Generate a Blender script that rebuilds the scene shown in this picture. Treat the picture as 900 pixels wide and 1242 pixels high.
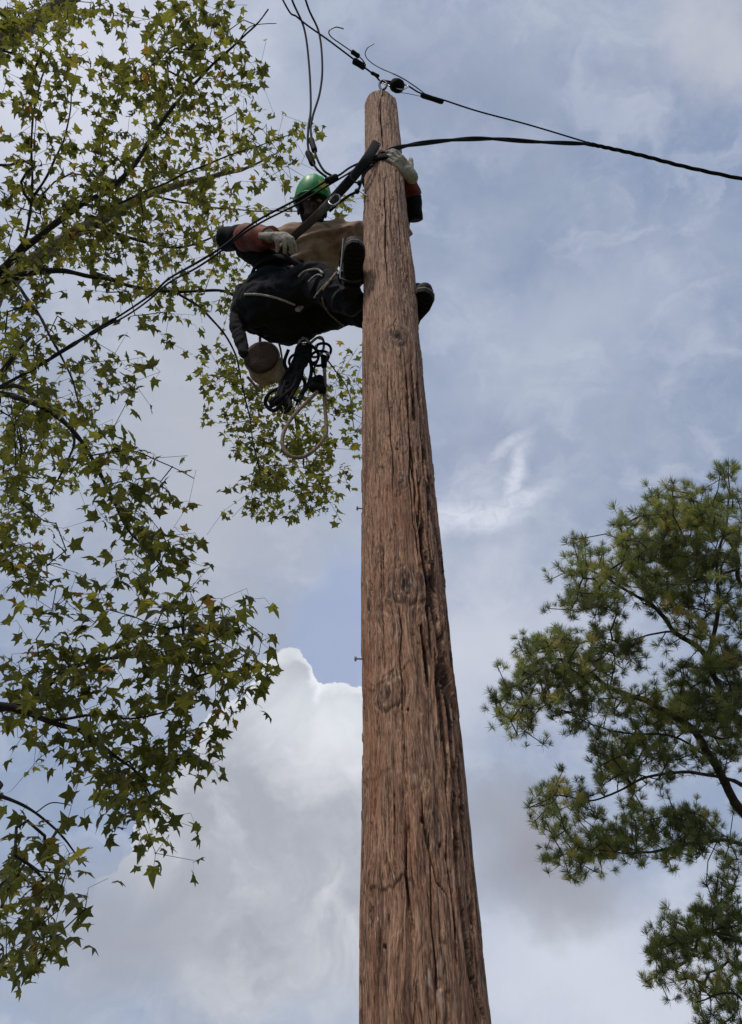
import bpy, bmesh, math, random
import numpy as np
from mathutils import Vector, Matrix, noise as mnoise
random.seed(7); rng = np.random.default_rng(7)
for o in list(bpy.data.objects): bpy.data.objects.remove(o)
scene = bpy.context.scene
COL = scene.collection
R = math.radians

# ------------------------------------------------------------------ camera
PITCH, ROLL, FOC, EYE = R(43.3), R(0.74), 950.0, 1.6
n0 = Vector((0, math.cos(PITCH), math.sin(PITCH)))
u0 = Vector((0, -math.sin(PITCH), math.cos(PITCH)))
r0 = Vector((1, 0, 0))
CR = (r0*math.cos(ROLL) - u0*math.sin(ROLL)).normalized()
CU = (r0*math.sin(ROLL) + u0*math.cos(ROLL)).normalized()
CAM = Vector((0, 0, EYE))
cd = bpy.data.cameras.new('camera'); cam = bpy.data.objects.new('camera', cd); COL.objects.link(cam)
m = Matrix.Identity(4)
for i in range(3):
    m[i][0] = CR[i]; m[i][1] = CU[i]; m[i][2] = -n0[i]; m[i][3] = CAM[i]
cam.matrix_world = m
cd.sensor_fit = 'VERTICAL'; cd.sensor_height = 24.0; cd.lens = 24.0*FOC/1242.0
cd.clip_start = 0.05; cd.clip_end = 3000
scene.camera = cam

def ray(px, py):                       # viewing direction, unit depth along the optical axis
    return n0 + CR*((px-450)/FOC) + CU*((621-py)/FOC)
def D(px, py, d): return CAM + ray(px, py)*d              # at depth d metres
def Y(px, py, y):                                          # at forward distance y metres
    r = ray(px, py); return CAM + r*(y/r.y)
def Zh(px, py, z):                                         # at height z metres
    r = ray(px, py); return CAM + r*((z-EYE)/r.z)

# ------------------------------------------------------------------ view
scene.view_settings.view_transform = 'Standard'; scene.view_settings.look = 'None'
scene.view_settings.exposure = 0.12; scene.view_settings.gamma = 1
scene.render.engine = 'CYCLES'

# ------------------------------------------------------------------ sky
SUN_EL, SUN_AZ = R(56), R(215)        # azimuth from +Y, clockwise: behind and left of the camera
w = bpy.data.worlds.new('World'); scene.world = w; w.use_nodes = True
nt = w.node_tree
for n in list(nt.nodes): nt.nodes.remove(n)
class NB:
    def __init__(s, nt): s.nt = nt
    def new(s, t, **kw):
        n = s.nt.nodes.new(t)
        for k, v in kw.items(): setattr(n, k, v)
        return n
    def inp(s, sock, v):
        if hasattr(v, 'is_output') or isinstance(v, bpy.types.NodeSocket): s.nt.links.new(v, sock)
        elif v is not None: sock.default_value = v
    def math(s, op, a, b=None, c=None, clamp=False):
        n = s.new('ShaderNodeMath', operation=op, use_clamp=clamp)
        for i, v in enumerate((a, b, c)):
            if v is not None: s.inp(n.inputs[i], v)
        return n.outputs[0]
    def vec(s, op, a, b=None, scale=None):
        n = s.new('ShaderNodeVectorMath', operation=op)
        s.inp(n.inputs[0], a)
        if b is not None: s.inp(n.inputs[1], b)
        if scale is not None: s.inp(n.inputs['Scale'], scale)
        return n.outputs['Value'] if op in ('DOT_PRODUCT', 'LENGTH', 'DISTANCE') else n.outputs[0]
    def mix(s, f, a, b, blend='MIX'):
        n = s.new('ShaderNodeMix', data_type='RGBA', blend_type=blend)
        s.inp(n.inputs[0], f)
        for k, v in ((6, a), (7, b)):
            if isinstance(v, (tuple, list)): v = (*v[:3], 1)
            s.inp(n.inputs[k], v)
        return n.outputs[2]
    def noise(s, v, scale, detail=4, rough=0.5, dist=0, out='Fac'):
        n = s.new('ShaderNodeTexNoise'); s.inp(n.inputs['Vector'], v)
        n.inputs['Scale'].default_value = scale; n.inputs['Detail'].default_value = detail
        n.inputs['Roughness'].default_value = rough; n.inputs['Distortion'].default_value = dist
        return n.outputs[out]
    def rng(s, v, a, b, c=0, d=1, smooth=True):
        n = s.new('ShaderNodeMapRange', interpolation_type='SMOOTHSTEP' if smooth else 'LINEAR')
        s.inp(n.inputs[0], v)
        for i, x in enumerate((a, b, c, d)): n.inputs[i+1].default_value = x
        return n.outputs[0]
B = NB(nt)
tc = B.new('ShaderNodeTexCoord'); dirv = tc.outputs['Generated']
sky = B.new('ShaderNodeTexSky', sky_type='NISHITA'); sky.sun_disc = False
sky.sun_elevation = SUN_EL; sky.sun_rotation = SUN_AZ; sky.air_density = 1.2; sky.dust_density = 2.5
wn = B.vec('SUBTRACT', B.noise(dirv, 5.5, 7, 0.6, out='Color'), (0.5, 0.5, 0.5))
dw_soft = B.vec('ADD', dirv, B.vec('SCALE', wn, scale=0.30))
wn2 = B.vec('SUBTRACT', B.noise(dirv, 11, 7, 0.55, out='Color'), (0.5, 0.5, 0.5))
dw_mid = B.vec('ADD', dirv, B.vec('SCALE', wn2, scale=0.11))
dw_hard = B.vec('ADD', dirv, B.vec('SCALE', wn2, scale=0.085))
def blob(d, px, py, rx, ry, rot=0):
    r = ray(px, py); L = r.length; c = r/L
    e1 = (CR - c*CR.dot(c)).normalized(); e2 = c.cross(e1).normalized()
    if e2.dot(CU) < 0: e2 = -e2
    a = e1*math.cos(R(rot)) + e2*math.sin(R(rot)); b = -e1*math.sin(R(rot)) + e2*math.cos(R(rot))
    k = FOC*L
    rel = B.vec('SUBTRACT', d, tuple(c))
    x = B.math('MULTIPLY', B.vec('DOT_PRODUCT', rel, tuple(a)), k/rx)
    y = B.math('MULTIPLY', B.vec('DOT_PRODUCT', rel, tuple(b)), k/ry)
    return B.math('SUBTRACT', 1.0, B.math('SQRT', B.math('ADD', B.math('MULTIPLY', x, x), B.math('MULTIPLY', y, y))))
def soft(d, *a): return B.rng(blob(d, *a), -0.1, 1.0)
def union(fs):
    v = fs[0]
    for f in fs[1:]: v = B.math('MAXIMUM', v, f)
    return v
# veil of high cloud over the blue
n1 = B.noise(dirv, 3.2, 8, 0.58, 0.4); n2 = B.noise(dirv, 9, 6, 0.6, 0.8)
veil = B.rng(B.math('ADD', B.math('MULTIPLY', n1, 0.7), B.math('MULTIPLY', n2, 0.3)), 0.36, 0.62)
BLUE = B.mix(0.70, B.mix(1.0, sky.outputs[0], (0.80, 0.86, 1.0), 'MULTIPLY'), (2.9, 3.6, 5.1))
c = B.mix(B.math('MULTIPLY', veil, 0.80), BLUE, (3.8, 4.35, 5.4))
def layer(c, f, amt, colour): return B.mix(B.math('MULTIPLY', f, amt), c, colour)
mott = B.noise(B.vec('MULTIPLY', dw_mid, (1.0, 1.5, 2.2)), 9, 5, .55, .6)
c = layer(c, B.rng(mott, .46, .72), .42, (5.3, 5.7, 6.7)); c = layer(c, B.rng(mott, .30, .50, 1, 0), .34, (2.9, 3.4, 4.5))
# broad pale areas
c = layer(c, soft(dw_soft, 100, 100, 380, 320), .9, (6.5, 6.7, 7.7))
c = layer(c, soft(dw_soft, 250, 520, 290, 420), .85, (4.5, 4.7, 5.3))
c = layer(c, soft(dw_soft, 880, 20, 190, 110, 20), .7, (5.4, 5.5, 6.1))
c = layer(c, soft(dw_soft, 610, 790, 300, 190), .9, (5.5, 5.8, 6.7))
c = layer(c, soft(dw_soft, 700, 400, 330, 130, 25), .5, (4.5, 5.0, 6.1))
c = layer(c, soft(dw_soft, 700, 1180, 360, 170), .95, (5.9, 6.2, 7.1))
c = layer(c, soft(dw_mid, 650, 1030, 125, 110), 1.0, (2.9, 3.0, 3.5))
c = layer(c, soft(dw_mid, 610, 985, 110, 70), .7, (3.3, 3.45, 4.0))
c = layer(c, soft(dw_mid, 700, 1095, 90, 60), .7, (3.2, 3.35, 3.9))
# blue gap left of the pole
c = layer(c, soft(dw_soft, 560, 110, 200, 110, -20), .5, (2.5, 3.0, 4.2))
c = layer(c, B.rng(blob(dw_mid, 418, 755, 92, 135, -28), 0, .55), .85, (3.2, 3.9, 5.7))
c = layer(c, soft(dw_soft, 585, 545, 80, 60), .6, (3.0, 3.4, 4.7))
# curling wisp right of the pole
dw_fine = B.vec('ADD', dirv, B.vec('SCALE', wn2, scale=0.055))
wv = B.noise(B.vec('MULTIPLY', dw_mid, (1.0, 1.0, 3.0)), 22, 5, .6, 1.5)
arc = [(556, 626, 62, 24, 4), (598, 626, 62, 22, 14), (636, 604, 44, 16, 24), (576, 588, 50, 42, 30), (630, 572, 13, 44, -6), (616, 540, 34, 10, 28), (592, 566, 30, 30, 0)]
am = union([B.math('MULTIPLY', B.rng(blob(dw_fine, *a), -0.35, .9), k) for a, k in zip(arc, (1, .9, .75, .45, .85, .6, .25))])
c = layer(c, B.math('MULTIPLY', am, B.rng(wv, .3, .7, .55, 1.0)), 1.0, (6.5, 6.8, 7.7))
# cumulus bank, low left
lobes = [(343, 858, 54, 68), (314, 885, 50, 55), (288, 915, 54, 58), (262, 965, 64, 64), (418, 884, 54, 60), (383, 892, 50, 50), (236, 1015, 72, 72), (400, 1080, 170, 190), (300, 1130, 190, 150), (340, 1010, 130, 130)]
wn3 = B.vec('SUBTRACT', B.noise(dirv, 38, 5, 0.6, out='Color'), (0.5, 0.5, 0.5))
dw_crisp = B.vec('ADD', dw_hard, B.vec('SCALE', wn3, scale=0.022))
lobes += [(335, 828, 26, 24), (362, 822, 26, 22), (310, 856, 24, 24), (288, 888, 24, 26), (400, 866, 20, 18), (424, 852, 26, 22), (262, 930, 26, 28), (240, 975, 30, 30)]
cu = union([blob(dw_crisp, *l) for l in lobes])
cmask = B.math('MAXIMUM', B.math('MULTIPLY', B.rng(cu, 0.0, 0.03), B.rng(soft(dirv, 350, 890, 330, 270), .0, .3)), B.rng(cu, 0.0, .7))
rim = B.rng(cu, 0.02, 0.42, 1, 0)
c = layer(c, soft(dw_mid, 150, 1130, 200, 120), .9, (3.4, 3.6, 4.15))
cn = B.noise(dw_hard, 7, 8, 0.55, 0.6)
body = B.mix(B.rng(cn, 0.35, 0.65), (3.6, 3.85, 4.4), (6.2, 6.4, 6.9))
top = B.math('MULTIPLY', rim, soft(dirv, 372, 850, 150, 130))
ccol = B.mix(B.math('MULTIPLY', top, 1.0, clamp=True), body, (8.6, 8.9, 9.3))
ccol = layer(ccol, soft(dw_mid, 160, 1130, 200, 120), .85, (3.3, 3.5, 4.05))
farfade = soft(dirv, 340, 1040, 560, 430)
pf = B.math('MULTIPLY', B.math('ABSOLUTE', B.math('SUBTRACT', B.noise(dw_hard, 13, 6, .5, .2), .5)), 7.0, clamp=True)
ccol = B.mix(B.math('MULTIPLY', B.math('SUBTRACT', 1.0, pf), .35), ccol, (4.1, 4.3, 4.9))
ccol = layer(ccol, soft(dirv, 350, 860, 110, 80), .45, (8.0, 8.3, 8.8)); ccol = layer(ccol, soft(dirv, 425, 880, 60, 70), .5, (7.8, 8.1, 8.6))
c = B.mix(B.math('MULTIPLY', cmask, B.rng(farfade, 0, .25)), c, ccol)
bg = B.new('ShaderNodeBackground'); B.inp(bg.inputs[0], c); bg.inputs[1].default_value = 0.1
wo = B.new('ShaderNodeOutputWorld'); nt.links.new(bg.outputs[0], wo.inputs[0])

sd = bpy.data.lights.new('sun', 'SUN'); sd.energy = 2.0; sd.angle = R(10); sd.color = (1, .93, .84)
sun = bpy.data.objects.new('sun', sd); COL.objects.link(sun)
sv = Vector((math.sin(SUN_AZ)*math.cos(SUN_EL), math.cos(SUN_AZ)*math.cos(SUN_EL), math.sin(SUN_EL)))
sun.rotation_euler = sv.to_track_quat('Z', 'Y').to_euler(); sun.location = (0, 0, 30)

# ------------------------------------------------------------------ materials
def mat(name, col, rough=.8, col2=None, scale=20, bump=0, metal=0, coord='Object', spec=.3, detail=5, stretch=None):
    mt = bpy.data.materials.new(name); mt.use_nodes = True; t = mt.node_tree; b = NB(t)
    p = t.nodes['Principled BSDF']; p.inputs['Roughness'].default_value = rough; p.inputs['Metallic'].default_value = metal
    p.inputs['Specular IOR Level'].default_value = spec
    tcx = b.new('ShaderNodeTexCoord').outputs[coord]
    if stretch: tcx = b.vec('MULTIPLY', tcx, stretch)
    f = b.noise(tcx, scale, detail, .6)
    cc = b.mix(b.rng(f, .35, .65), col, col2 if col2 else tuple(x*.7 for x in col))
    b.inp(p.inputs['Base Color'], cc)
    if bump:
        bn = b.new('ShaderNodeBump'); bn.inputs['Strength'].default_value = bump; bn.inputs['Distance'].default_value = .01
        t.links.new(b.noise(tcx, scale*3, 4, .6), bn.inputs['Height']); t.links.new(bn.outputs[0], p.inputs['Normal'])
    return mt
def leaf_mat(name, ramp, trans=.45, rough=.5):
    mt = bpy.data.materials.new(name); mt.use_nodes = True; t = mt.node_tree; b = NB(t)
    p = t.nodes['Principled BSDF']; out = t.nodes['Material Output']
    at = b.new('ShaderNodeAttribute', attribute_name='tint')
    r = b.new('ShaderNodeValToRGB'); cr = r.color_ramp
    for i, (pos, c) in enumerate(ramp):
        e = cr.elements[i] if i < 2 else cr.elements.new(pos)
        e.position = pos; e.color = (*c, 1)
    t.links.new(at.outputs['Fac'], r.inputs[0])
    tcx = b.new('ShaderNodeTexCoord').outputs['Object']
    cc = b.mix(b.rng(b.noise(tcx, 35, 3), .4, .7, 0, .5), r.outputs[0], b.mix(1.0, r.outputs[0], (.55, .6, .5), 'MULTIPLY'))
    b.inp(p.inputs['Base Color'], cc); p.inputs['Roughness'].default_value = rough; p.inputs['Specular IOR Level'].default_value = .35
    tr = b.new('ShaderNodeBsdfTranslucent'); b.inp(tr.inputs[0], b.mix(1.0, cc, (2.0, 2.0, .95), 'MULTIPLY'))
    mx = b.new('ShaderNodeMixShader'); mx.inputs[0].default_value = trans
    t.links.new(p.outputs[0], mx.inputs[1]); t.links.new(tr.outputs[0], mx.inputs[2]); t.links.new(mx.outputs[0], out.inputs[0])
    return mt
M = {}
M['ground'] = mat('grassy_soil', (.07, .09, .035), .95, (.16, .13, .08), 3, .5)
M['bark'] = mat('sweetgum_bark', (.10, .085, .075), .95, (.05, .042, .036), 25, .8)
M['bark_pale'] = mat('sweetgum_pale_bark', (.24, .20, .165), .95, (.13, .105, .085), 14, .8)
M['bark_dark'] = mat('twig_bark', (.045, .038, .036), .9, (.03, .025, .024), 30, .5)
M['bark_pine'] = mat('pine_bark', (.075, .06, .055), .95, (.04, .032, .03), 18, .9)
M['leaf'] = leaf_mat('sweetgum_leaf', [(0, (.058, .060, .022)), (.45, (.108, .108, .036)), (.8, (.19, .18, .055)), (.93, (.21, .15, .04)), (1, (.23, .095, .04))], .52)
M['leaf_far'] = leaf_mat('sweetgum_leaf_yellowing', [(0, (.06, .065, .022)), (.5, (.125, .125, .035)), (.85, (.25, .23, .06)), (1, (.28, .18, .06))], .5)
M['needle'] = leaf_mat('pine_needle', [(0, (.085, .095, .055)), (.5, (.15, .168, .080)), (.85, (.26, .28, .125)), (1, (.36, .29, .14))], .5)
M['black_rubber'] = mat('black_rubber', (.010, .010, .011), .85, (.006, .006, .007), 40, .1, spec=.12)
M['cable'] = mat('weathered_black_cable', (.014, .014, .016), .75, (.009, .009, .01), 60, 0, spec=.15)
M['steel'] = mat('galvanised_steel', (.45, .46, .48), .4, (.3, .3, .32), 60, .1, .9)
M['dark_steel'] = mat('dark_worn_steel', (.05, .05, .052), .6, (.025, .025, .028), 60, .2, .5)
M['wire'] = mat('bare_aluminium_wire', (.20, .20, .21), .5, (.12, .12, .12), 60, .1, .7)
M['web_dark'] = mat('dark_webbing', (.016, .015, .020), .95, (.009, .009, .012), 90, .4)
M['web_grey'] = mat('grey_webbing', (.11, .10, .10), .95, (.06, .057, .055), 90, .5)
M['hat'] = mat('green_hard_hat_plastic', (.03, .44, .10), .45, (.02, .25, .06), 5, 0, spec=.5)
M['sticker'] = mat('yellow_sticker', (.55, .6, .05), .5, (.5, .5, .05), 30)
M['skin'] = mat('dark_brown_skin', (.075, .042, .03), .55, (.05, .028, .022), 30, .1)
M['beard'] = mat('black_hair', (.012, .011, .011), .9, (.008, .008, .008), 120, .6)
M['eye'] = mat('eye_white', (.5, .47, .44), .3, (.45, .42, .4), 50)
M['shirt'] = mat('tan_work_shirt', (.44, .33, .235), .95, (.26, .15, .105), 7, .5, stretch=(1, .5, 2.2))
M['trousers'] = mat('navy_work_trousers', (.012, .012, .020), .95, (.007, .007, .011), 14, .5)
M['boot'] = mat('black_boot_leather', (.012, .011, .012), .7, (.008, .007, .008), 40, .3)
M['sole'] = mat('black_boot_sole', (.012, .012, .013), .9, (.008, .008, .009), 40, .4)
M['welt'] = mat('pale_boot_welt', (.20, .17, .14), .8, (.12, .10, .08), 40, .2)
M['glove'] = mat('worn_pale_leather', (.42, .39, .33), .85, (.24, .22, .18), 22, .5)
M['orange'] = mat('orange_rubber', (.21, .032, .010), .7, (.07, .012, .008), 10, .15)
M['canvas'] = mat('tan_canvas', (.36, .27, .18), .95, (.22, .15, .10), 16, .4)
M['canvas_base'] = mat('brown_leather_base', (.065, .036, .024), .8, (.035, .02, .014), 14, .4)
M['rope'] = mat('tan_rope', (.34, .26, .17), .9, (.15, .11, .08), 70, .6)
M['cord'] = mat('pale_cord', (.5, .48, .44), .8, (.3, .28, .26), 80, .3)

# ------------------------------------------------------------------ mesh helpers
def link(name, me, mt=None, parent=None):
    o = bpy.data.objects.new(name, me); COL.objects.link(o)
    if mt is not None and me is not None and not me.materials: me.materials.append(mt)
    if parent: o.parent = parent
    return o
def mesh_from(name, V, F, smooth=True):
    me = bpy.data.meshes.new(name); me.from_pydata([tuple(v) for v in V], [], F)
    if smooth: me.polygons.foreach_set('use_smooth', [True]*len(me.polygons))
    me.update(); return me
def tag(o, label=None, cat=None, group=None, kind=None):
    if label: o['label'] = label
    if cat: o['category'] = cat
    if group: o['group'] = group
    if kind: o['kind'] = kind
    return o
def thing(name, label, cat, group=None, loc=(0, 0, 0)):
    o = bpy.data.objects.new(name, None); COL.objects.link(o); o.location = loc; o.empty_display_size = .2
    tag(o, label, cat, group); return o
def child(name, me, mt, root):
    """mesh given in world coordinates, parented to a thing at root.location"""
    top = root; off = Vector(root.location)
    while top.parent is not None:
        top = top.parent; off = off + Vector(top.location)
    me.transform(Matrix.Translation(-off))
    return link(name, me, mt, root)
def frame(t):
    t = t.normalized(); a = Vector((0, 0, 1)) if abs(t.z) < .9 else Vector((1, 0, 0))
    u = t.cross(a).normalized(); return u, t.cross(u).normalized()
def catmull(P, k=6):
    P = [Vector(p) for p in P]; out = []
    Q = [P[0]*2-P[1]] + P + [P[-1]*2-P[-2]]
    for i in range(1, len(Q)-2):
        for j in range(k):
            t = j/k; a, b, c_, d = Q[i-1], Q[i], Q[i+1], Q[i+2]
            out.append(.5*((2*b) + (c_-a)*t + (2*a-5*b+4*c_-d)*t*t + (3*b-a-3*c_+d)*t**3))
    out.append(P[-1]); return out
def tube(P, rad, seg=8, V=None, F=None, caps=True, flat=None, wob=0):
    """sweep; rad a number, a list, or a function of 0..1; flat=(direction, factor) for webbing"""
    V = [] if V is None else V; F = [] if F is None else F
    n = len(P); base = len(V); u = None
    for i, p in enumerate(P):
        t = (P[min(i+1, n-1)] - P[max(i-1, 0)])
        if t.length < 1e-9: t = Vector((0, 0, 1))
        t.normalize()
        if u is None: u, v = frame(t)
        else:
            u = (u - t*u.dot(t)); u = u.normalized() if u.length > 1e-6 else frame(t)[0]; v = t.cross(u)
        if flat is not None:
            u = (flat[0] - t*flat[0].dot(t)).normalized(); v = t.cross(u)
        s = i/(n-1); r = rad(s) if callable(rad) else (rad[i] if isinstance(rad, (list, tuple)) else rad)
        for k in range(seg):
            a = 2*math.pi*k/seg
            rr = r*(1 + (wob*mnoise.noise(p*9 + Vector((math.cos(a), math.sin(a), 0))*1.3) if wob else 0))
            V.append(p + u*(math.cos(a)*rr*(flat[1] if flat else 1)) + v*(math.sin(a)*rr))
    for i in range(n-1):
        for k in range(seg):
            a = base+i*seg+k; b = base+i*seg+(k+1) % seg
            F.append((a, b, b+seg, a+seg))
    if caps:
        F.append(tuple(base+k for k in range(seg))[::-1]); F.append(tuple(base+(n-1)*seg+k for k in range(seg)))
    return V, F
def tube_mesh(name, P, rad, seg=8, **kw):
    V, F = tube(P, rad, seg, **kw); return mesh_from(name, V, F)
def lathe(profile, seg=24, axis=Vector((0, 0, 1)), org=Vector((0, 0, 0)), V=None, F=None):
    V = [] if V is None else V; F = [] if F is None else F; u, v = frame(axis); ax = axis.normalized(); b = len(V)
    for r, h in profile:
        for k in range(seg):
            a = 2*math.pi*k/seg; V.append(org + ax*h + u*(r*math.cos(a)) + v*(r*math.sin(a)))
    for i in range(len(profile)-1):
        for k in range(seg):
            F.append((b+i*seg+k, b+i*seg+(k+1) % seg, b+(i+1)*seg+(k+1) % seg, b+(i+1)*seg+k))
    F.append(tuple(b+k for k in range(seg))[::-1]); F.append(tuple(b+(len(profile)-1)*seg+k for k in range(seg)))
    return V, F
def capsule(bm, a, b, ra, rb, seg=14):
    """tapered capsule between two points"""
    a = Vector(a); b = Vector(b); t = b-a; L = max(t.length, 1e-5); t.normalize(); u, v = frame(t); rings = []
    prof = [(-math.cos(x)*ra, math.sin(x)*ra) for x in np.linspace(.25, math.pi/2, 5)]
    prof += [(L*s, ra+(rb-ra)*s) for s in (.33, .66)]
    prof += [(L+math.sin(x)*rb, math.cos(x)*rb) for x in np.linspace(0, math.pi/2-.25, 5)]
    for h, r in prof:
        rings.append([bm.verts.new(a + t*h + u*(math.cos(2*math.pi*k/seg)*r) + v*(math.sin(2*math.pi*k/seg)*r)) for k in range(seg)])
    for i in range(len(rings)-1):
        for k in range(seg): bm.faces.new((rings[i][k], rings[i][(k+1) % seg], rings[i+1][(k+1) % seg], rings[i+1][k]))
    bm.faces.new(rings[0][::-1]); bm.faces.new(rings[-1])
def ellipsoid(bm, c, rad, rot=None, seg=20):
    mt = Matrix.Translation(Vector(c)) @ (rot.to_4x4() if rot else Matrix.Identity(4)) @ Matrix.Diagonal((*rad, 1))
    bmesh.ops.create_uvsphere(bm, u_segments=seg, v_segments=seg//2+2, radius=1, matrix=mt)
def remeshed(name, bm, voxel, smooth=4, fold=0, fscale=(6, 6, 6), fine=0):
    me = bpy.data.meshes.new(name+'_src'); bm.normal_update(); bm.to_mesh(me); bm.free()
    o = bpy.data.objects.new(name+'_src', me); COL.objects.link(o)
    r = o.modifiers.new('r', 'REMESH'); r.mode = 'VOXEL'; r.voxel_size = voxel; r.use_smooth_shade = True
    s = o.modifiers.new('s', 'SMOOTH'); s.iterations = smooth; s.factor = .6
    dg = bpy.context.evaluated_depsgraph_get(); dg.update()
    out = bpy.data.meshes.new_from_object(o.evaluated_get(dg)); out.name = name
    bpy.data.objects.remove(o); bpy.data.meshes.remove(me)
    if fold or fine:
        nv = len(out.vertices)
        NR = [v.normal.copy() for v in out.vertices]
        for v, nr in zip(out.vertices, NR):
            q = Vector((v.co.x*fscale[0], v.co.y*fscale[1], v.co.z*fscale[2]))
            w_ = mnoise.noise(q*.6 + Vector((5, 2, 1)))
            f = 1 - abs(mnoise.noise(q + Vector((w_, -w_, w_))*1.2))*2.4
            g = mnoise.noise(v.co*60)
            v.co = v.co + nr*(fold*f + fine*g)
    out.polygons.foreach_set('use_smooth', [True]*len(out.polygons)); out.update()
    return out

# ------------------------------------------------------------------ ground
gx = np.linspace(-400, 400, 81); V = []; F = []
for j in range(81):
    for i in range(81):
        x, y = gx[i], gx[j]; d = math.hypot(x, y)
        V.append((x, y, .35*mnoise.noise(Vector((x*.03, y*.03, 0)))*min(1, max(0, (d-8)/30))))
for j in range(80):
    for i in range(80): F.append((j*81+i, j*81+i+1, (j+1)*81+i+1, (j+1)*81+i))
tag(link('ground', mesh_from('ground', V, F), M['ground']), kind='structure')

# ------------------------------------------------------------------ utility pole
PY = 2.16
pb = Y(514.5, 1242, PY); pt = Y(461, 115, PY); PX = .5*(pb.x+pt.x)
LEAN = (pt.x-pb.x)/(pt.z-pb.z)
TOPZ = Y(461, 112, PY-.07).z
def pole_c(z): return Vector((pb.x + LEAN*(z-pb.z), PY, z))
HW_B = 77.5/FOC*(pb-CAM).dot(n0)*.985; HW_T = 18.0/FOC*(pt-CAM).dot(n0)
def pole_r(z):
    s = (z-pb.z)/(pt.z-pb.z); return HW_B + (HW_T-HW_B)*s if s > 0 else HW_B + (HW_T-HW_B)*s*.8
def vnoise(u, v, pu, seed, pv=4096):
    """value noise, periodic in u with pu cells"""
    g = np.random.default_rng(seed).random((pu, 2048))
    ui = np.floor(u).astype(int); vi = np.floor(v).astype(int); fu = u-ui; fv = v-vi
    fu = fu*fu*(3-2*fu); fv = fv*fv*(3-2*fv)
    a = g[ui % pu, vi % 2048]; b = g[(ui+1) % pu, vi % 2048]; c_ = g[ui % pu, (vi+1) % 2048]; d = g[(ui+1) % pu, (vi+1) % 2048]
    return (a*(1-fu)+b*fu)*(1-fv) + (c_*(1-fu)+d*fu)*fv
NA = 430
zs = np.concatenate([np.linspace(-.6, 1.85, 60)[:-1], np.linspace(1.85, 4.2, 700)[:-1], np.linspace(4.2, TOPZ, 600)])
th = np.concatenate([np.linspace(0, .23, 40)[:-1], np.linspace(.23, .77, 352)[:-1], np.linspace(.77, 1, 41)[:-1]])                                       # 0 at the back, 0.5 at the camera side
TH, ZZ = np.meshgrid(th, zs)
ang = TH*2*math.pi
SUR = [] 
def on_pole(px, py):
    """(turn 0..1, height) of the point of the pole's surface seen at a photo position"""
    r = ray(px, py); p = CAM + r*((PY-.12)/r.y)
    for _ in range(12):
        c_ = pole_c(p.z); rad = pole_r(p.z); dx = max(-.97*rad, min(.97*rad, p.x-c_.x))
        p = CAM + r*((c_.y - math.sqrt(rad*rad-dx*dx))/r.y)
    c_ = pole_c(p.z); a = math.atan2(-(p.x-c_.x), (p.y-c_.y))    # 0 at +Y
    return (a/(2*math.pi)) % 1.0, p.z
def pole_xyz(t, z, rr):
    a = t*2*math.pi
    return -math.sin(a)*rr, math.cos(a)*rr
KN = [(490, 712, .050, .075, 1.1), (471, 842, .040, .06, 1.0), (482, 410, .05, .07, 1), (456, 250, .03, .035, .5), (486, 540, .03, .05, .4),
      (520, 430, .03, .04, .7), (505, 935, .02, .05, .3), (460, 665, .03, .05, .5), (538, 690, .03, .06, .4), (455, 1110, .045, .09, .5), (530, 1190, .035, .08, .5), (470, 320, .03, .03, .4)]
knots = [(*on_pole(a, b), c_, d, s) for a, b, c_, d, s in KN]
for k in range(26): knots.append((random.choice([random.uniform(.8, 1.2) % 1, random.uniform(.3, .7)]), random.uniform(.2, TOPZ-.2), .02, .04, random.uniform(.2, .5)))
U = TH.copy(); H = np.zeros_like(U); TINT = np.zeros_like(U)
circ = 2*math.pi*.13
for (kt, kz, kw, kh, ks) in knots:
    dt = (U - kt + .5) % 1 - .5; du = dt*circ; dv = ZZ-kz
    r2 = np.sqrt((du/kw)**2 + (dv/kh)**2)*(.75+.5*vnoise(TH*40+kz*7, ZZ*14, 40, 41)) + .18*(vnoise(TH*90, ZZ*30, 90, 42)-.5)
    U = U + dt*(-.65*ks*np.exp(-r2*r2*.6))
    U = U + ks*.012*np.sin(du/kw*2.2)*np.exp(-r2*r2*.35)
    H += ks*.007*np.exp(-r2*r2*.7)
    H -= ks*.0045*np.exp(-((r2-1.05)/.14)**2)*(.5+.5*vnoise(TH*60, ZZ*30, 60, 5))
    H -= ks*.010*np.exp(-(r2/.35)**2)
    TINT -= ks*.26*np.exp(-((r2-.8)/.35)**2)*(.3+vnoise(TH*80, ZZ*40, 80, 15)); TINT -= ks*.5*np.exp(-(r2/.4)**2); TINT += ks*1.6*np.exp(-((r2-.35)/.35)**2)*np.clip(vnoise(TH*110, ZZ*55, 110, 16)-.66, 0, 1)*3
for (a_, b_, sz, amt) in ((490, 712, .10, .55), (482, 410, .07, .5), (520, 700, .06, .5), (455, 712, .05, .4), (471, 845, .05, .35)):
    kt, kz = on_pole(a_, b_); dq = np.sqrt((((TH-kt+.5) % 1-.5)*circ/(sz*1.2))**2 + ((ZZ-kz)/sz)**2)
    TINT -= amt*np.clip(1.1-dq, 0, 1)*np.clip(vnoise(TH*100, ZZ*9, 100, 33)*2-.55, 0, 1)
UW = U + .010*(vnoise(TH*10, ZZ*1.6, 10, 1)-.5) + .0045*(vnoise(TH*24, ZZ*9, 24, 2)-.5)
UW = UW % 1
def ridg(x): return 1-np.abs(2*x-1)
g1 = vnoise(UW*44, ZZ*1.1, 44, 3); g2 = vnoise(UW*110, ZZ*4.5, 110, 4); g3 = vnoise(UW*150, ZZ*14, 150, 6)
H += .0032*(g1-.5) + .0036*(g2-.5) + .0026*(g3-.5)
H += .006*(vnoise(TH*5, ZZ*1.5, 5, 7)-.5)
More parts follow.
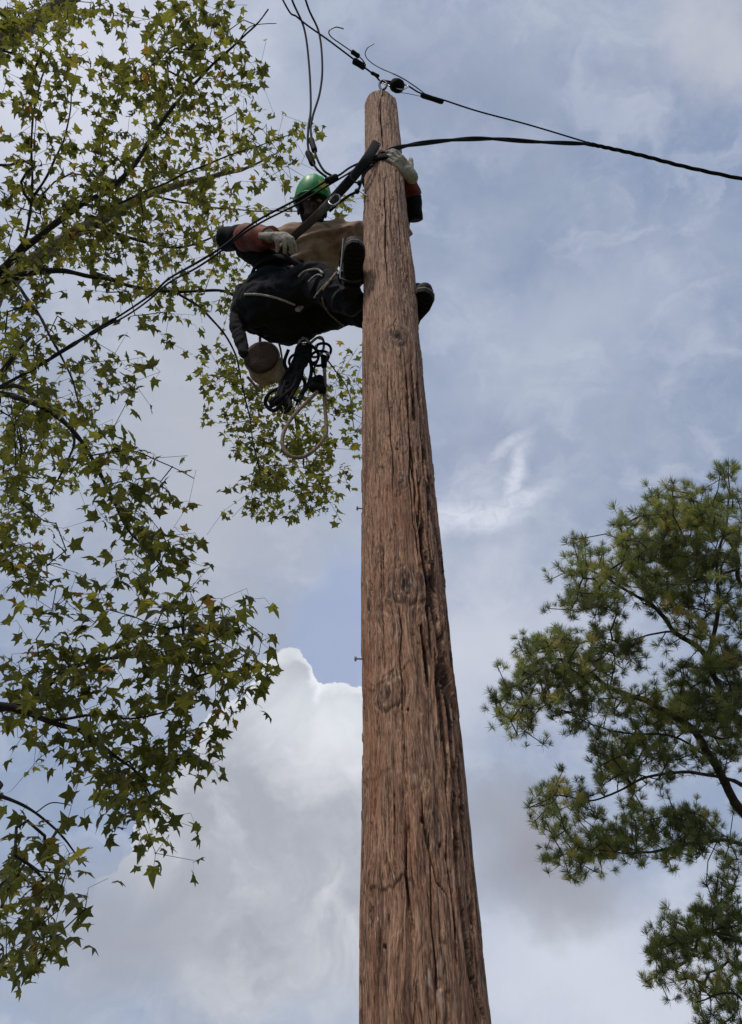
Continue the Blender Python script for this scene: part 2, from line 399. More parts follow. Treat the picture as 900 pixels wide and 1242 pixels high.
# flaked outer layers with ragged edges
fl = vnoise(UW*13, ZZ*1.5, 13, 8) + .35*vnoise(UW*46, ZZ*6, 46, 9) + .12*vnoise(UW*120, ZZ*30, 120, 10)
for lv, dp in ((.55, .0028), (.78, .0032), (1.0, .0035)):
    s = np.clip((fl-lv)/.016, 0, 1); H += dp*s
# deep weather checks running with the grain
cracks = []
def crack_px(pts, wd, dp): 
    q = [on_pole(*p) for p in pts]; cracks.append((q, wd, dp))
crack_px([(505, 620), (522, 720), (538, 800), (548, 860), (556, 950)], .0070, .020)
crack_px([(515, 690), (528, 760), (540, 850), (549, 930), (554, 1010), (558, 1090)], .0080, .022)
crack_px([(540, 800), (556, 900), (567, 1000), (578, 1090)], .0060, .016)
crack_px([(536, 700), (547, 790), (560, 880), (570, 960)], .0050, .015)
crack_px([(545, 960), (556, 1060), (572, 1180), (580, 1242)], .0055, .015)
crack_px([(560, 1080), (574, 1180), (588, 1242)], .0065, .018)
crack_px([(512, 960), (516, 1020), (527, 1070), (545, 1092)], .0030, .008)
crack_px([(478, 960), (480, 1020), (482, 1060)], .0022, .009)
crack_px([(493, 975), (494, 1060), (500, 1130)], .0022, .009)
crack_px([(521, 1010), (524, 1110), (528, 1200)], .0026, .009)
crack_px([(494, 470), (497, 560), (502, 640)], .0035, .012)
crack_px([(470, 440), (473, 520), (478, 600)], .0025, .009)
crack_px([(480, 205), (484, 270), (488, 330)], .0040, .014)
crack_px([(467, 215), (467, 290), (470, 350)], .0035, .012)
crack_px([(461, 118), (462, 150), (464, 178)], .0050, .015)
crack_px([(500, 345), (506, 400), (515, 470)], .0030, .010)
crack_px([(452, 900), (452, 1000), (453, 1120)], .0026, .010)
crack_px([(447, 560), (448, 680), (449, 800)], .0028, .010)
crack_px([(465, 770), (466, 830)], .0022, .007)
for k in range(170):
    t0 = random.random(); z0 = random.uniform(.1, TOPZ); L = random.uniform(.06, .7); 
    q = [(t0 + .006*(random.random()-.5)*i, z0 + L*i/4) for i in range(5)]
    cracks.append((q, random.uniform(.0012, .0030), random.uniform(.003, .009)))
tR, zR = on_pole(552, 900); tM, _ = on_pole(520, 900)
for k in range(60):
    t0 = random.uniform(min(tR, tM)-.01, max(tR, tM)+.05); z0 = random.uniform(2.0, 4.3); L = random.uniform(.12, .45)
    cracks.append(([(t0 + .004*(random.random()-.5)*i, z0 + L*i/4) for i in range(5)], random.uniform(.0034, .0060), random.uniform(.007, .013)))
for ci, (q, wd, dp) in enumerate(cracks):
    q = sorted(q, key=lambda p: p[1]); zq = np.array([p[1] for p in q]); tq = np.array([p[0] for p in q]); tq = tq[0] + ((tq-tq[0]+.5) % 1-.5)
    msk = (zs > zq[0]) & (zs < zq[-1]); idx = np.where(msk)[0]
    if len(idx) < 2: continue
    i0, i1 = idx[0], idx[-1]+1; zz = zs[i0:i1]; s = (zz-zq[0])/(zq[-1]-zq[0])
    tt = np.interp(zz, zq, tq) + .0030*np.sin(zz*9+ci) + .0022*np.sin(zz*23+ci*2) + .0018*np.array([mnoise.noise(Vector((ci*3.1, z_*14, 0))) for z_ in zz])
    wdt = wd*np.clip(np.sin(s*math.pi), 0, 1)**.5*(.65+.7*np.abs(np.array([mnoise.noise(Vector((ci*1.7, z_*4.5, 4))) for z_ in zz])))
    d = np.abs((TH[i0:i1]-tt[:, None]+.5) % 1-.5)*circ
    prof = np.clip(1-d/np.maximum(wdt*(1.5 if wd > .0032 else 1.3), 1e-4)[:, None], 0, 1)**.5
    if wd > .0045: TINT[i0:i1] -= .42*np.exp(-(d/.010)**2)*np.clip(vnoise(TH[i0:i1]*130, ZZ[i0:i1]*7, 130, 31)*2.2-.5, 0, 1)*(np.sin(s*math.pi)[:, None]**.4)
    H[i0:i1] -= dp*(2.6 if wd > .0032 else 1.8)*prof
# chipped ledges and holes
def ledge(pts, dp, up=.16):
    q = sorted(((*on_pole(*p),) for p in pts)); tq = np.array([p[0] for p in q]); zq = np.array([p[1] for p in q])
    ze = np.interp(TH, tq, zq) + .012*(vnoise(TH*110, ZZ*0, 110, 21)-.5) + .022*(vnoise(TH*40, ZZ*0, 40, 22)-.5)
    inside = (TH > tq[0]) & (TH < tq[-1]); side = np.clip(np.minimum(TH-tq[0], tq[-1]-TH)/.004, 0, 1)
    dz = ZZ-ze
    global H
    H += np.where(inside, dp*side*np.clip(dz/.008, 0, 1)*np.clip(1-dz/up, 0, 1), 0)
ledge([(446, 1072), (452, 1078), (458, 1070), (466, 1086), (480, 1076), (500, 1062)], .0055, .22)
ledge([(447, 838), (466, 830), (480, 812), (500, 806), (508, 818)], .0035, .06)
ledge([(446, 826), (464, 832), (478, 822)], .003, .04)
ledge([(440, 948), (452, 944), (470, 938), (480, 925)], .003, .1)
ledge([(512, 762), (516, 782), (524, 780)], .005, .12)
ledge([(452, 692), (462, 682), (472, 696)], .0035, .10)
ledge([(505, 690), (520, 682), (532, 700)], .0035, .10)
for (a, b, s) in ((512, 995, .006), (534, 1025, .005), (482, 545, .005), (499, 545, .004), (464, 262, .006), (495, 860, .004), (470, 1150, .004)):
    kt, kz = on_pole(a, b); d = np.sqrt((((TH-kt+.5) % 1-.5)*circ)**2 + ((ZZ-kz)*.7)**2); H -= .014*np.clip(1-d/s, 0, 1)**.5
rr = np.array([pole_r(z) for z in zs])[:, None] + H - .002
# rounded, weathered top
topf = np.clip((TOPZ-ZZ)/.09, 0, 1); rr = rr*np.sqrt(1-(1-topf)**2*.75)
cx = np.array([pole_c(z).x for z in zs])[:, None]
X = cx - np.sin(ang)*rr; Yc = PY + np.cos(ang)*rr
VV = np.stack([X, Yc, ZZ], -1).reshape(-1, 3)
nz = len(zs); ii = np.arange(nz-1)[:, None]*NA; kk = np.arange(NA)[None, :]; k2 = (kk+1) % NA
FF = np.stack([ii+kk, ii+k2, ii+NA+k2, ii+NA+kk], -1).reshape(-1, 4)
FF = FF[:, ::-1] if False else FF
me = bpy.data.meshes.new('pole_shaft')
VV = np.vstack([VV, [[pole_c(TOPZ).x, PY, TOPZ+.012]]]); cidx = len(VV)-1
faces = FF.tolist() + [[(nz-1)*NA+k, (nz-1)*NA+(k+1) % NA, cidx] for k in range(NA)]
me.from_pydata(VV.tolist(), [], faces); me.polygons.foreach_set('use_smooth', [True]*len(me.polygons))
uvl = me.uv_layers.new(name='grain')
Uuv = np.append(UW.reshape(-1), .5)*circ; Vuv = np.append(ZZ.reshape(-1), TOPZ)
li = np.empty(len(me.loops), dtype=np.int32); me.loops.foreach_get('vertex_index', li)
uv = np.stack([Uuv[li], Vuv[li]], -1)
me_uv = uv.reshape(-1); uvl.data.foreach_set('uv', me_uv.astype(np.float32))
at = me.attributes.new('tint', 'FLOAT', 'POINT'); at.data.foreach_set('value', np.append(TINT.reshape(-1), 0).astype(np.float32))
me.update()
def wood():
    mt = bpy.data.materials.new('weathered_pole_wood'); mt.use_nodes = True; t = mt.node_tree; b = NB(t)
    p = t.nodes['Principled BSDF']; p.inputs['Roughness'].default_value = .82; p.inputs['Specular IOR Level'].default_value = .25
    uvn = b.new('ShaderNodeUVMap', uv_map='grain').outputs[0]
    def st(su, sv, det=5, ro=.65, dist=0): return b.noise(b.vec('MULTIPLY', uvn, (su, sv, 1)), 1, det, ro, dist)
    fine = st(420, 30, 5, .75, .3); fiss = st(210, 9, 3, .6, .6); mid = st(95, 6, 6, .68, .8); broad = st(12, 1.6, 4, .55, .4); blot = st(16, 9, 5, .6, .5); speck = st(240, 110, 3, .6)
    c1 = b.mix(b.rng(mid, .36, .62), (.064, .026, .015), (.33, .165, .098))
    c1 = b.mix(b.rng(fine, .42, .72), c1, (.52, .335, .225))
    c1 = b.mix(b.math('MULTIPLY', b.rng(fine, .30, .46, 1, 0), .75), c1, (.040, .022, .018))
    c1 = b.mix(b.math('MULTIPLY', b.rng(broad, .5, .7), .50), c1, (.26, .095, .045))
    c1 = b.mix(b.math('MULTIPLY', b.rng(blot, .55, .72), .5), c1, (.10, .052, .036))
    c1 = b.mix(b.math('MULTIPLY', b.rng(speck, .62, .75), .5), c1, (.06, .035, .03))
    # greyer, paler towards the top of the pole
    sep = b.new('ShaderNodeSeparateXYZ'); t.links.new(uvn, sep.inputs[0])
    up = b.rng(sep.outputs[1], 3.2, 6.2, 0, 1)
    c1 = b.mix(b.math('MULTIPLY', up, .45), c1, b.mix(b.rng(mid, .38, .62), (.15, .076, .048), (.46, .32, .235)))
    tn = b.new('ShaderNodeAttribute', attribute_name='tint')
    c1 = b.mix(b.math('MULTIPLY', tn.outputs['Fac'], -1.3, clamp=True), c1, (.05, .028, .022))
    c1 = b.mix(b.math('MULTIPLY', b.rng(fiss, .60, .635), .75), c1, (.035, .017, .012))
    c1 = b.mix(b.math('MULTIPLY', b.rng(fiss, .36, .40, 1, 0), .5), c1, (.56, .40, .29))
    lng = st(34, .8, 5, .6, .6); gr = st(150, 30, 4, .7, .4)
    c1 = b.mix(b.math('MULTIPLY', b.rng(lng, .54, .66), .62), c1, (.055, .028, .021))
    c1 = b.mix(b.math('MULTIPLY', b.rng(gr, .56, .70), .55), c1, (.045, .022, .017))
    c1 = b.mix(b.math('MULTIPLY', b.rng(gr, .30, .42, 1, 0), .45), c1, (.50, .36, .27))
    c1 = b.mix(b.math('MULTIPLY', tn.outputs['Fac'], 1.0, clamp=True), c1, (.52, .44, .38))
    b.inp(p.inputs['Base Color'], c1)
    bn = b.new('ShaderNodeBump'); bn.inputs['Strength'].default_value = .6; bn.inputs['Distance'].default_value = .004
    t.links.new(b.math('ADD', fine, b.math('MULTIPLY', mid, .8)), bn.inputs['Height']); t.links.new(bn.outputs[0], p.inputs['Normal'])
    return mt
M['wood'] = wood()
pole = thing('utility_pole', 'tall weathered brown wooden pole with cracks and knots', 'utility pole', loc=pole_c(0))
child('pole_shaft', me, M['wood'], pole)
def nail(px, py, side=-1):
    t_, z_ = on_pole(px, py); c_ = pole_c(z_); rad = pole_r(z_); dirn = Vector((side, -.1, 0)).normalized()
    p = c_ + dirn*(rad-.01); Vn, Fn = lathe([(.003, 0), (.003, .03), (.009, .031), (.009, .036), (.002, .038)], 8, dirn, p)
    child('nail', mesh_from('nail', Vn, Fn, False), M['steel'], pole)
nail(440, 795); nail(440, 518); nail(443, 610)

# ------------------------------------------------------------------ foliage tools
def leaf_template(seed):
    r_ = random.Random(seed); pts = []; tips = [(-128, .46), (-62, .56), (0, .60), (62, .56), (128, .46)]
    L = []
    for i, (a, ln) in enumerate(tips):
        a += r_.uniform(-7, 7); ln *= r_.uniform(.72, 1.12); L.append((a, ln))
    out = []
    for i, (a, ln) in enumerate(L):
        q = r_.uniform(13, 21); out.append((a-q, ln*.61)); out.append((a+r_.uniform(-4, 4), ln)); out.append((a+q, ln*.61))
        if i < 4: out.append(((a+L[i+1][0])/2, .29))
    out.append((165, .16)); out.append((-165, .16))
    P = [Vector((math.sin(R(a))*l_, math.cos(R(a))*l_, 0)) for a, l_ in out]
    fold = r_.choice((.1, .3, .5, .9)); droop = r_.uniform(.1, 1.2); tw = r_.uniform(-.8, .8)
    for p in P:
        p.z = -droop*(p.x*p.x+p.y*p.y)*1.1 + fold*abs(p.x)*.5 + tw*p.x*p.y + r_.uniform(-.03, .03)
    C0 = Vector((0, 0, .0)); Vt = [C0] + P; n = len(P)
    Ft = [(0, 1+(k+1) % n, 1+k) for k in range(n)]
    # petiole
    b_ = len(Vt); Vt += [Vector((-.010, -.10, 0)), Vector((.010, -.10, 0)), Vector((.012, -.62, .12)), Vector((-.012, -.62, .12))]
    Ft.append((b_, b_+1, b_+2, b_+3))
    return [v + Vector((0, .62, -.12)) for v in Vt], Ft            # stalk end at the origin
LEAVES = [leaf_template(s) for s in range(14)]
def add_tint(me, vals):
    a = me.attributes.new('tint', 'FLOAT', 'POINT'); a.data.foreach_set('value', np.asarray(vals, dtype=np.float32))
def leaf_matrix(p, size, outward=None):
    """stalk at p, blade roughly level and hanging"""
    yaw = random.uniform(0, 2*math.pi)
    if outward is not None and random.random() < .6: yaw = math.atan2(-outward.x, outward.y) + random.gauss(0, .8)
    pitch = random.gauss(-.55, .45); roll = random.gauss(0, .5)
    return Matrix.Translation(p) @ Matrix.Rotation(yaw, 4, 'Z') @ Matrix.Rotation(pitch, 4, 'X') @ Matrix.Rotation(roll, 4, 'Y') @ Matrix.Scale(size, 4)
def build_leaves(root, specs, mt, n_single=300):
    """specs: (matrix, template index, tint). The nearest become separate leaf objects, the rest one mesh."""
    specs = sorted(specs, key=lambda s: (s[0].translation-CAM).dot(n0)/s[0].to_scale()[0])
    vis = []; rest = []
    for s in specs:
        q = s[0] @ Vector((0, .6, 0)) - CAM; dz = q.dot(n0); u = 450+FOC*q.dot(CR)/dz; v = 621-FOC*q.dot(CU)/dz
        (vis if (len(vis) < n_single and 0 < u < 900 and 0 < v < 1242) else rest).append(s)
    cache = {}
    off = Matrix.Translation(-Vector(root.location))
    for mtx, ti, tn in vis:
        key = (ti % 14, min(9, int(tn*10)))
        if key not in cache:
            me_ = mesh_from('leaf', *LEAVES[key[0]], smooth=False); me_.materials.append(mt)
            add_tint(me_, [key[1]/10+.05]*len(me_.vertices)); cache[key] = me_
        o = link('leaf', cache[key], None, root); o.matrix_local = off @ mtx
    Vs = []; Fs = []; T = []; base = 0
    tv = [np.array([tuple(v) for v in L[0]]) for L in LEAVES]
    for mtx, ti, tn in rest:
        mm = np.array(off @ mtx); v = tv[ti] @ mm[:3, :3].T + mm[:3, 3]
        Vs.append(v); Fs += [tuple(i+base for i in f) for f in LEAVES[ti][1]]; base += len(v); T += [tn]*len(v)
    if Vs:
        me_ = bpy.data.meshes.new('foliage'); me_.from_pydata(np.vstack(Vs).tolist(), [], Fs); add_tint(me_, T); me_.update()
        o = link('foliage', me_, mt, root); o['kind'] = 'stuff'
class Skeleton:
    def __init__(s): s.P = []; s.par = []; s.fixed = []
    def add(s, p, par, fixed=False): s.P.append(Vector(p)); s.par.append(par); s.fixed.append(fixed); return len(s.P)-1
    def limb(s, pts, step=.12):
        L = catmull(pts, 8); last = None
        for p in L:
            if last is None or (p-s.P[last]).length > step: last = s.add(p, -1 if last is None else last, True)
    def grow(s, att, wig=.12, seg=.22):
        att = np.array([tuple(a) for a in att]); N = len(att); used = np.zeros(N, bool)
        P = np.array([tuple(p) for p in s.P]); best = np.full(N, 1e9); bi = np.zeros(N, int)
        for k in range(N):
            d = np.linalg.norm(P-att[k], axis=1); bi[k] = d.argmin(); best[k] = d[bi[k]]
        tips = [None]*N
        for _ in range(N):
            k = int(np.where(used, 1e9, best).argmin()); used[k] = True
            a = s.P[bi[k]]; b = Vector(att[k]); L = (b-a).length; n = max(1, int(L/seg)); par = int(bi[k]); new = []
            side = Vector([random.gauss(0, 1) for _ in range(3)])*wig*L*.5 + Vector((0, 0, .10*L))
            for i in range(1, n+1):
                t = i/n; q = a.lerp(b, t) + side*math.sin(math.pi*t) + Vector([random.gauss(0, .012) for _ in range(3)])
                if i == n: q = b
                par = s.add(q, par); new.append(par)
            tips[k] = par
            for q in new:
                d = np.linalg.norm(att-np.array(tuple(s.P[q])), axis=1); mm = d < best; best[mm] = d[mm]; bi[mm] = q
        return tips
    def twig_mesh(s, rmin=.0014, gain=.0017, rmax=.03, off=Vector((0, 0, 0))):
        n = len(s.P); cnt = [0]*n; kids = [0]*n
        for i in range(n):
            if s.par[i] >= 0: kids[s.par[i]] += 1
        for i in range(n-1, -1, -1):
            if kids[i] == 0: cnt[i] = 1
            if s.par[i] >= 0: cnt[s.par[i]] += cnt[i]
        rad = [min(rmax, rmin + gain*(c_**.55-1)) for c_ in cnt]
        V = []; F = []
        for i in range(n):
            j = s.par[i]
            if j < 0 or s.fixed[i]: continue
            a = s.P[j]-off; b = s.P[i]-off; t = b-a
            if t.length < 1e-5: continue
            u, v = frame(t); k0 = len(V)
            ra = min(rad[j], rad[i]*1.5) if not s.fixed[j] else rad[i]*1.3
            for p, r_ in ((a-t*.04, ra), (b, rad[i])):
                for k in range(5):
                    an = 2*math.pi*k/5; V.append(p + u*math.cos(an)*r_ + v*math.sin(an)*r_)
            for k in range(5): F.append((k0+k, k0+(k+1) % 5, k0+5+(k+1) % 5, k0+5+k))
        return mesh_from('twigs', V, F)
CC = {'1': .02, '2': .09, '3': .22, '4': .38, '5': .52, '6': .64, '7': .76, '8': .85, '9': .90}
def cells(rows, x0, y0, cs=30):
    for j, row in enumerate(rows):
        for i, ch in enumerate(row):
            if ch.isdigit() and ch != '0': yield x0+i*cs, y0+j*cs, CC[ch]

def limb_part(root, pts, r0_, r1_, mt, seg=9, name='branch'):
    L = catmull(pts, 8)
    L = [p + Vector([mnoise.noise(p*3+Vector((k*7, 0, 0))) for k in range(3)])*.025 for p in L]
    return child(name, tube_mesh(name, L, lambda s: r0_+(r1_-r0_)*s**.8, seg, wob=.35), mt, root), L

# ------------------------------------------------------------------ near sweetgum, left
NT = Vector((-4.9, 1.9, 0))
gum = thing('sweetgum_tree', 'nearest sweetgum tree on the left with large dark green star-shaped leaves hanging into view', 'tree', loc=NT)
tr = [NT+Vector((0, 0, -.3)), NT+Vector((.05, .05, 2)), NT+Vector((-.05, .1, 4.5)), NT+Vector((.05, .05, 7)), NT+Vector((.1, .15, 9.5)), NT+Vector((0, .2, 12.0))]
child('trunk', tube_mesh('trunk', catmull(tr, 8), lambda s: .22*(1-s)+.05, 16, wob=.18), M['bark'], gum)
def tp(z): return NT + Vector((.0, .08, z))
sk = Skeleton()
near_limbs = [
 ([tp(3.3), D(-60, 850, 5.3), D(0, 855, 5.4), D(55, 873, 5.5), D(100, 888, 5.6), D(150, 925, 5.7), D(185, 970, 5.8)], .040, .006),
 ([D(-40, 862, 5.35), D(25, 852, 5.5), D(75, 818, 5.7), D(130, 797, 5.8), D(195, 796, 5.9), D(265, 805, 6.0), D(305, 790, 6.1)], .022, .004),
 ([D(60, 874, 5.5), D(110, 868, 5.6), D(160, 872, 5.7), D(205, 860, 5.8), D(250, 830, 5.9)], .012, .004),
 ([tp(2.2), D(-70, 950, 5.2), D(0, 968, 5.3), D(42, 985, 5.3), D(78, 1015, 5.3), D(105, 1050, 5.4)], .020, .004),
 ([D(42, 985, 5.3), D(62, 972, 5.3), D(84, 978, 5.2)], .005, .003),
 ([tp(5.2), D(-40, 470, 6.3), D(25, 482, 6.3), D(75, 510, 6.2), D(110, 552, 6.2), D(135, 600, 6.1), D(153, 638, 6.1), D(178, 668, 6.1), D(205, 700, 6.1)], .030, .005),
 ([D(112, 552, 6.2), D(165, 548, 6.2), D(200, 562, 6.1), D(236, 580, 6.1)], .007, .003),
 ([tp(6.8), D(-60, 375, 7.2), D(0, 328, 7.3), D(50, 285, 7.4), D(97, 250, 7.5), D(150, 214, 7.6), D(195, 150, 7.7), D(240, 95, 7.8), D(290, 50, 7.8), D(326, 10, 7.8)], .050, .006),
 ([D(97, 250, 7.5), D(140, 246, 7.5), D(190, 226, 7.5), D(250, 200, 7.6), D(310, 178, 7.6), D(355, 165, 7.6)], .014, .004),
 ([D(0, 326, 7.3), D(30, 290, 7.3), D(40, 215, 7.4), D(42, 130, 7.5), D(62, 60, 7.6)], .018, .006),
 ([D(40, 240, 7.4), D(62, 205, 7.4), D(82, 150, 7.5), D(86, 105, 7.5)], .014, .005),
 ([D(-20, 345, 7.25), D(45, 331, 7.3), D(85, 330, 7.3), D(140, 340, 7.4)], .040, .016),
 ([D(5, 325, 7.3), D(35, 365, 7.0), D(60, 405, 6.8), D(85, 455, 6.7), D(95, 490, 6.6)], .018, .006),
 ([tp(5.5), D(-50, 500, 6.4), D(0, 455, 6.5), D(22, 425, 6.5), D(40, 408, 6.6)], .035, .012),
 ([D(290, 50, 7.8), D(305, 30, 7.8), D(335, 28, 7.8)], .006, .003),
]
for pts, a, b in near_limbs:
    limb_part(gum, pts, a, b, M['bark_dark']); sk.limb(pts)
gum_map = [
 "98876568740", "86732268651", "577468786640", "57646877664", "465465876522", "4555767666563", "5666777766652", "666787776443",
 "666788777553044", "778888766000000", "887777765600000", "872367764500000", "653324634700000", "675421411300000", "874554115600034", "775655306777556",
 "888742104787666", "888752001688765", "877876310488873", "875567610388872", "860268640376640", "873137761000000", "884047771000000", "672556363300000",
 "137556787710000", "335657888840000", "477767888860000", "678877886760000", "778347677520000", "577666786000000", "351788886000000", "220488834000000",
 "331368710000000", "672046720000000", "885301530000000", "887410000000000", "776200000000000", "887200000000000", "883000000000000", "110000000000000"]
def far_share(x, y):
    if 360 <= y < 660 and x >= 240: return 1.0
    if y < 60 and x < 120: return .6
    if 230 <= y < 360 and x >= 180: return .75
    if 120 <= y < 360 and x >= 150: return .45
    if 240 <= y < 330: return .35
    if 430 <= y < 660 and x < 115: return .5
    return 0.0
def near_depth(px, py):
    if py > 930 and px < 150: return 5.3
    if py > 700: return 5.8
    if py > 500: return 6.2
    return 6.3 + min(1, (500-py)/180)*1.3
att = []; lv = []
for x, y, c_ in cells(gum_map, 0, 0):
    sh = 1-far_share(x, y)
    if sh <= 0: continue
    d0 = near_depth(x, y); ls = .125
    area = (ls*FOC/d0)**2*.34
    nl = -math.log(1-min(.93, c_*1.05))*900/area*(1.3 if y > 480 else 1.4)*sh
    nc = max(1, int(round(nl/2.6)))
    for k in range(nc):
        px, py = x+random.uniform(0, 30), y+random.uniform(0, 30)
        att.append(D(px, py, d0 + random.gauss(0, .45))); lv.append(nl/nc)
for k in range(420):
    a = random.uniform(0, 2*math.pi); z_ = random.uniform(3.6, 12.5); rr_ = random.uniform(.5, 3.0)*min(1, (13-z_)/4)
    q = NT + Vector((math.cos(a)*rr_, math.sin(a)*rr_, z_)); dz = (q-CAM).dot(n0)
    u_ = 450+FOC*(q-CAM).dot(CR)/max(dz, .1)
    if dz < .3 or u_ < -25: att.append(q); lv.append(3.0)
tips = sk.grow(att)
child('twigs', sk.twig_mesh(), M['bark_dark'], gum)['kind'] = 'stuff'
specs = []
for t_, a, n_ in zip(tips, att, lv):
    p0 = sk.P[t_]; par = sk.P[sk.par[t_]] if sk.par[t_] >= 0 else p0; out = (p0-par)
    n_ = max(1, int(n_ + random.random()))
    for k in range(n_):
        s = (random.betavariate(2.2, 2)*.125 + .065)*(1.0 if (p0-CAM).dot(n0) < 6.6 else .84); q = p0.lerp(par, random.uniform(0, .7)) if k else p0
        tn = min(1, max(0, random.gauss(.42, .2)))
        if random.random() < .03: tn = random.uniform(.88, 1)
        # stalk end offset so the blade centre falls near the sampled place
        specs.append((leaf_matrix(q, s*1.0, out), random.randrange(14), tn))
build_leaves(gum, specs, M['leaf'])
print('near leaves', len(specs), 'clusters', len(att))

# ------------------------------------------------------------------ far sweetgum, behind the lineman
FT = Vector((-8.2, 3.6, 0))
gum2 = thing('sweetgum_tree', 'farther sweetgum tree behind the lineman with thick pale limbs and small yellowing leaves', 'tree', loc=FT)
tr = [FT+Vector((0, 0, -.3)), FT+Vector((.1, .05, 3)), FT+Vector((0, .1, 7)), FT+Vector((.15, .0, 10)), FT+Vector((.2, .15, 13)), FT+Vector((.1, .2, 16))]
child('trunk', tube_mesh('trunk', catmull(tr, 8), lambda s: .30*(1-s)+.06, 18, wob=.15), M['bark_pale'], gum2)
def tp2(z): return FT + Vector((.1, .08, z))
sk2 = Skeleton()
far_limbs = [
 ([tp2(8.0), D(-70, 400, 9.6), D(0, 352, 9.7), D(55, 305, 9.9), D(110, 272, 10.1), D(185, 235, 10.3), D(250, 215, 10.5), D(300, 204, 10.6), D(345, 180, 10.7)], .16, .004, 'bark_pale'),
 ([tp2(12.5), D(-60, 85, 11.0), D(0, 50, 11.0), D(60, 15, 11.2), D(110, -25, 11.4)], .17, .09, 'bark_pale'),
 ([D(110, 330, 9.6), D(150, 345, 9.6), D(215, 354, 9.6), D(280, 357, 9.7), D(330, 400, 9.7), D(350, 470, 9.6), D(368, 560, 9.6)], .028, .008, 'bark_dark'),
 ([D(215, 354, 9.6), D(255, 385, 9.5), D(285, 430, 9.5), D(300, 500, 9.5), D(320, 590, 9.5)], .018, .006, 'bark_dark'),
 ([D(330, 400, 9.7), D(380, 420, 9.7), D(420, 470, 9.8), D(430, 520, 9.8)], .012, .005, 'bark_dark'),
 ([tp2(6.0), D(-70, 500, 9.3), D(0, 470, 9.4), D(40, 480, 9.5), D(90, 530, 9.5), D(60, 600, 9.5)], .05, .01, 'bark'),
 ([D(110, 272, 10.1), D(160, 290, 10.1), D(215, 300, 10.2), D(265, 285, 10.3)], .03, .01, 'bark_dark'),
 ([D(180, 237, 10.3), D(250, 250, 10.4), D(330, 256, 10.5), D(410, 250, 10.6)], .015, .006, 'bark_dark'),
]
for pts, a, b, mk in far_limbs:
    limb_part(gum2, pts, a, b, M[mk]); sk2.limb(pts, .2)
att = []; lv = []
for x, y, c_ in cells(gum_map, 0, 0):
    sh = far_share(x, y)
    if sh <= 0: continue
    d0 = 9.6 if x > 230 and y > 390 else 10.2
    nl = -math.log(1-min(.93, c_))*900/((.115*FOC/d0)**2*.34)*1.35*sh; nc = max(1, int(round(nl/4.5)))
    for k in range(nc):
        att.append(D(x+random.uniform(0, 30), y+random.uniform(0, 30), d0 + random.gauss(0, .6))); lv.append(nl/nc)
for k in range(360):
    a = random.uniform(0, 2*math.pi); z_ = random.uniform(5, 16.5); rr_ = random.uniform(.6, 4.0)*min(1, (17-z_)/5)
    q = FT + Vector((math.cos(a)*rr_, math.sin(a)*rr_, z_)); dz = (q-CAM).dot(n0)
    u_ = 450+FOC*(q-CAM).dot(CR)/max(dz, .1)
    if dz < .3 or u_ < -25: att.append(q); lv.append(5.0)
tips = sk2.grow(att, seg=.35)
child('twigs', sk2.twig_mesh(rmin=.002, gain=.0016), M['bark_dark'], gum2)['kind'] = 'stuff'
specs = []
for t_, a, n_ in zip(tips, att, lv):
    p0 = sk2.P[t_]; par = sk2.P[sk2.par[t_]] if sk2.par[t_] >= 0 else p0; out = (p0-par)
    n_ = max(1, int(n_ + random.random()))
    for k in range(n_):
        q = p0.lerp(par, random.uniform(0, .6)) if k else p0
        specs.append((leaf_matrix(q + Vector([random.gauss(0, .03) for _ in range(3)]), random.uniform(.075, .14), out), random.randrange(14), min(1, max(0, random.gauss(.5, .24)))))
build_leaves(gum2, specs, M['leaf_far'])
print('far leaves', len(specs), 'clusters', len(att))

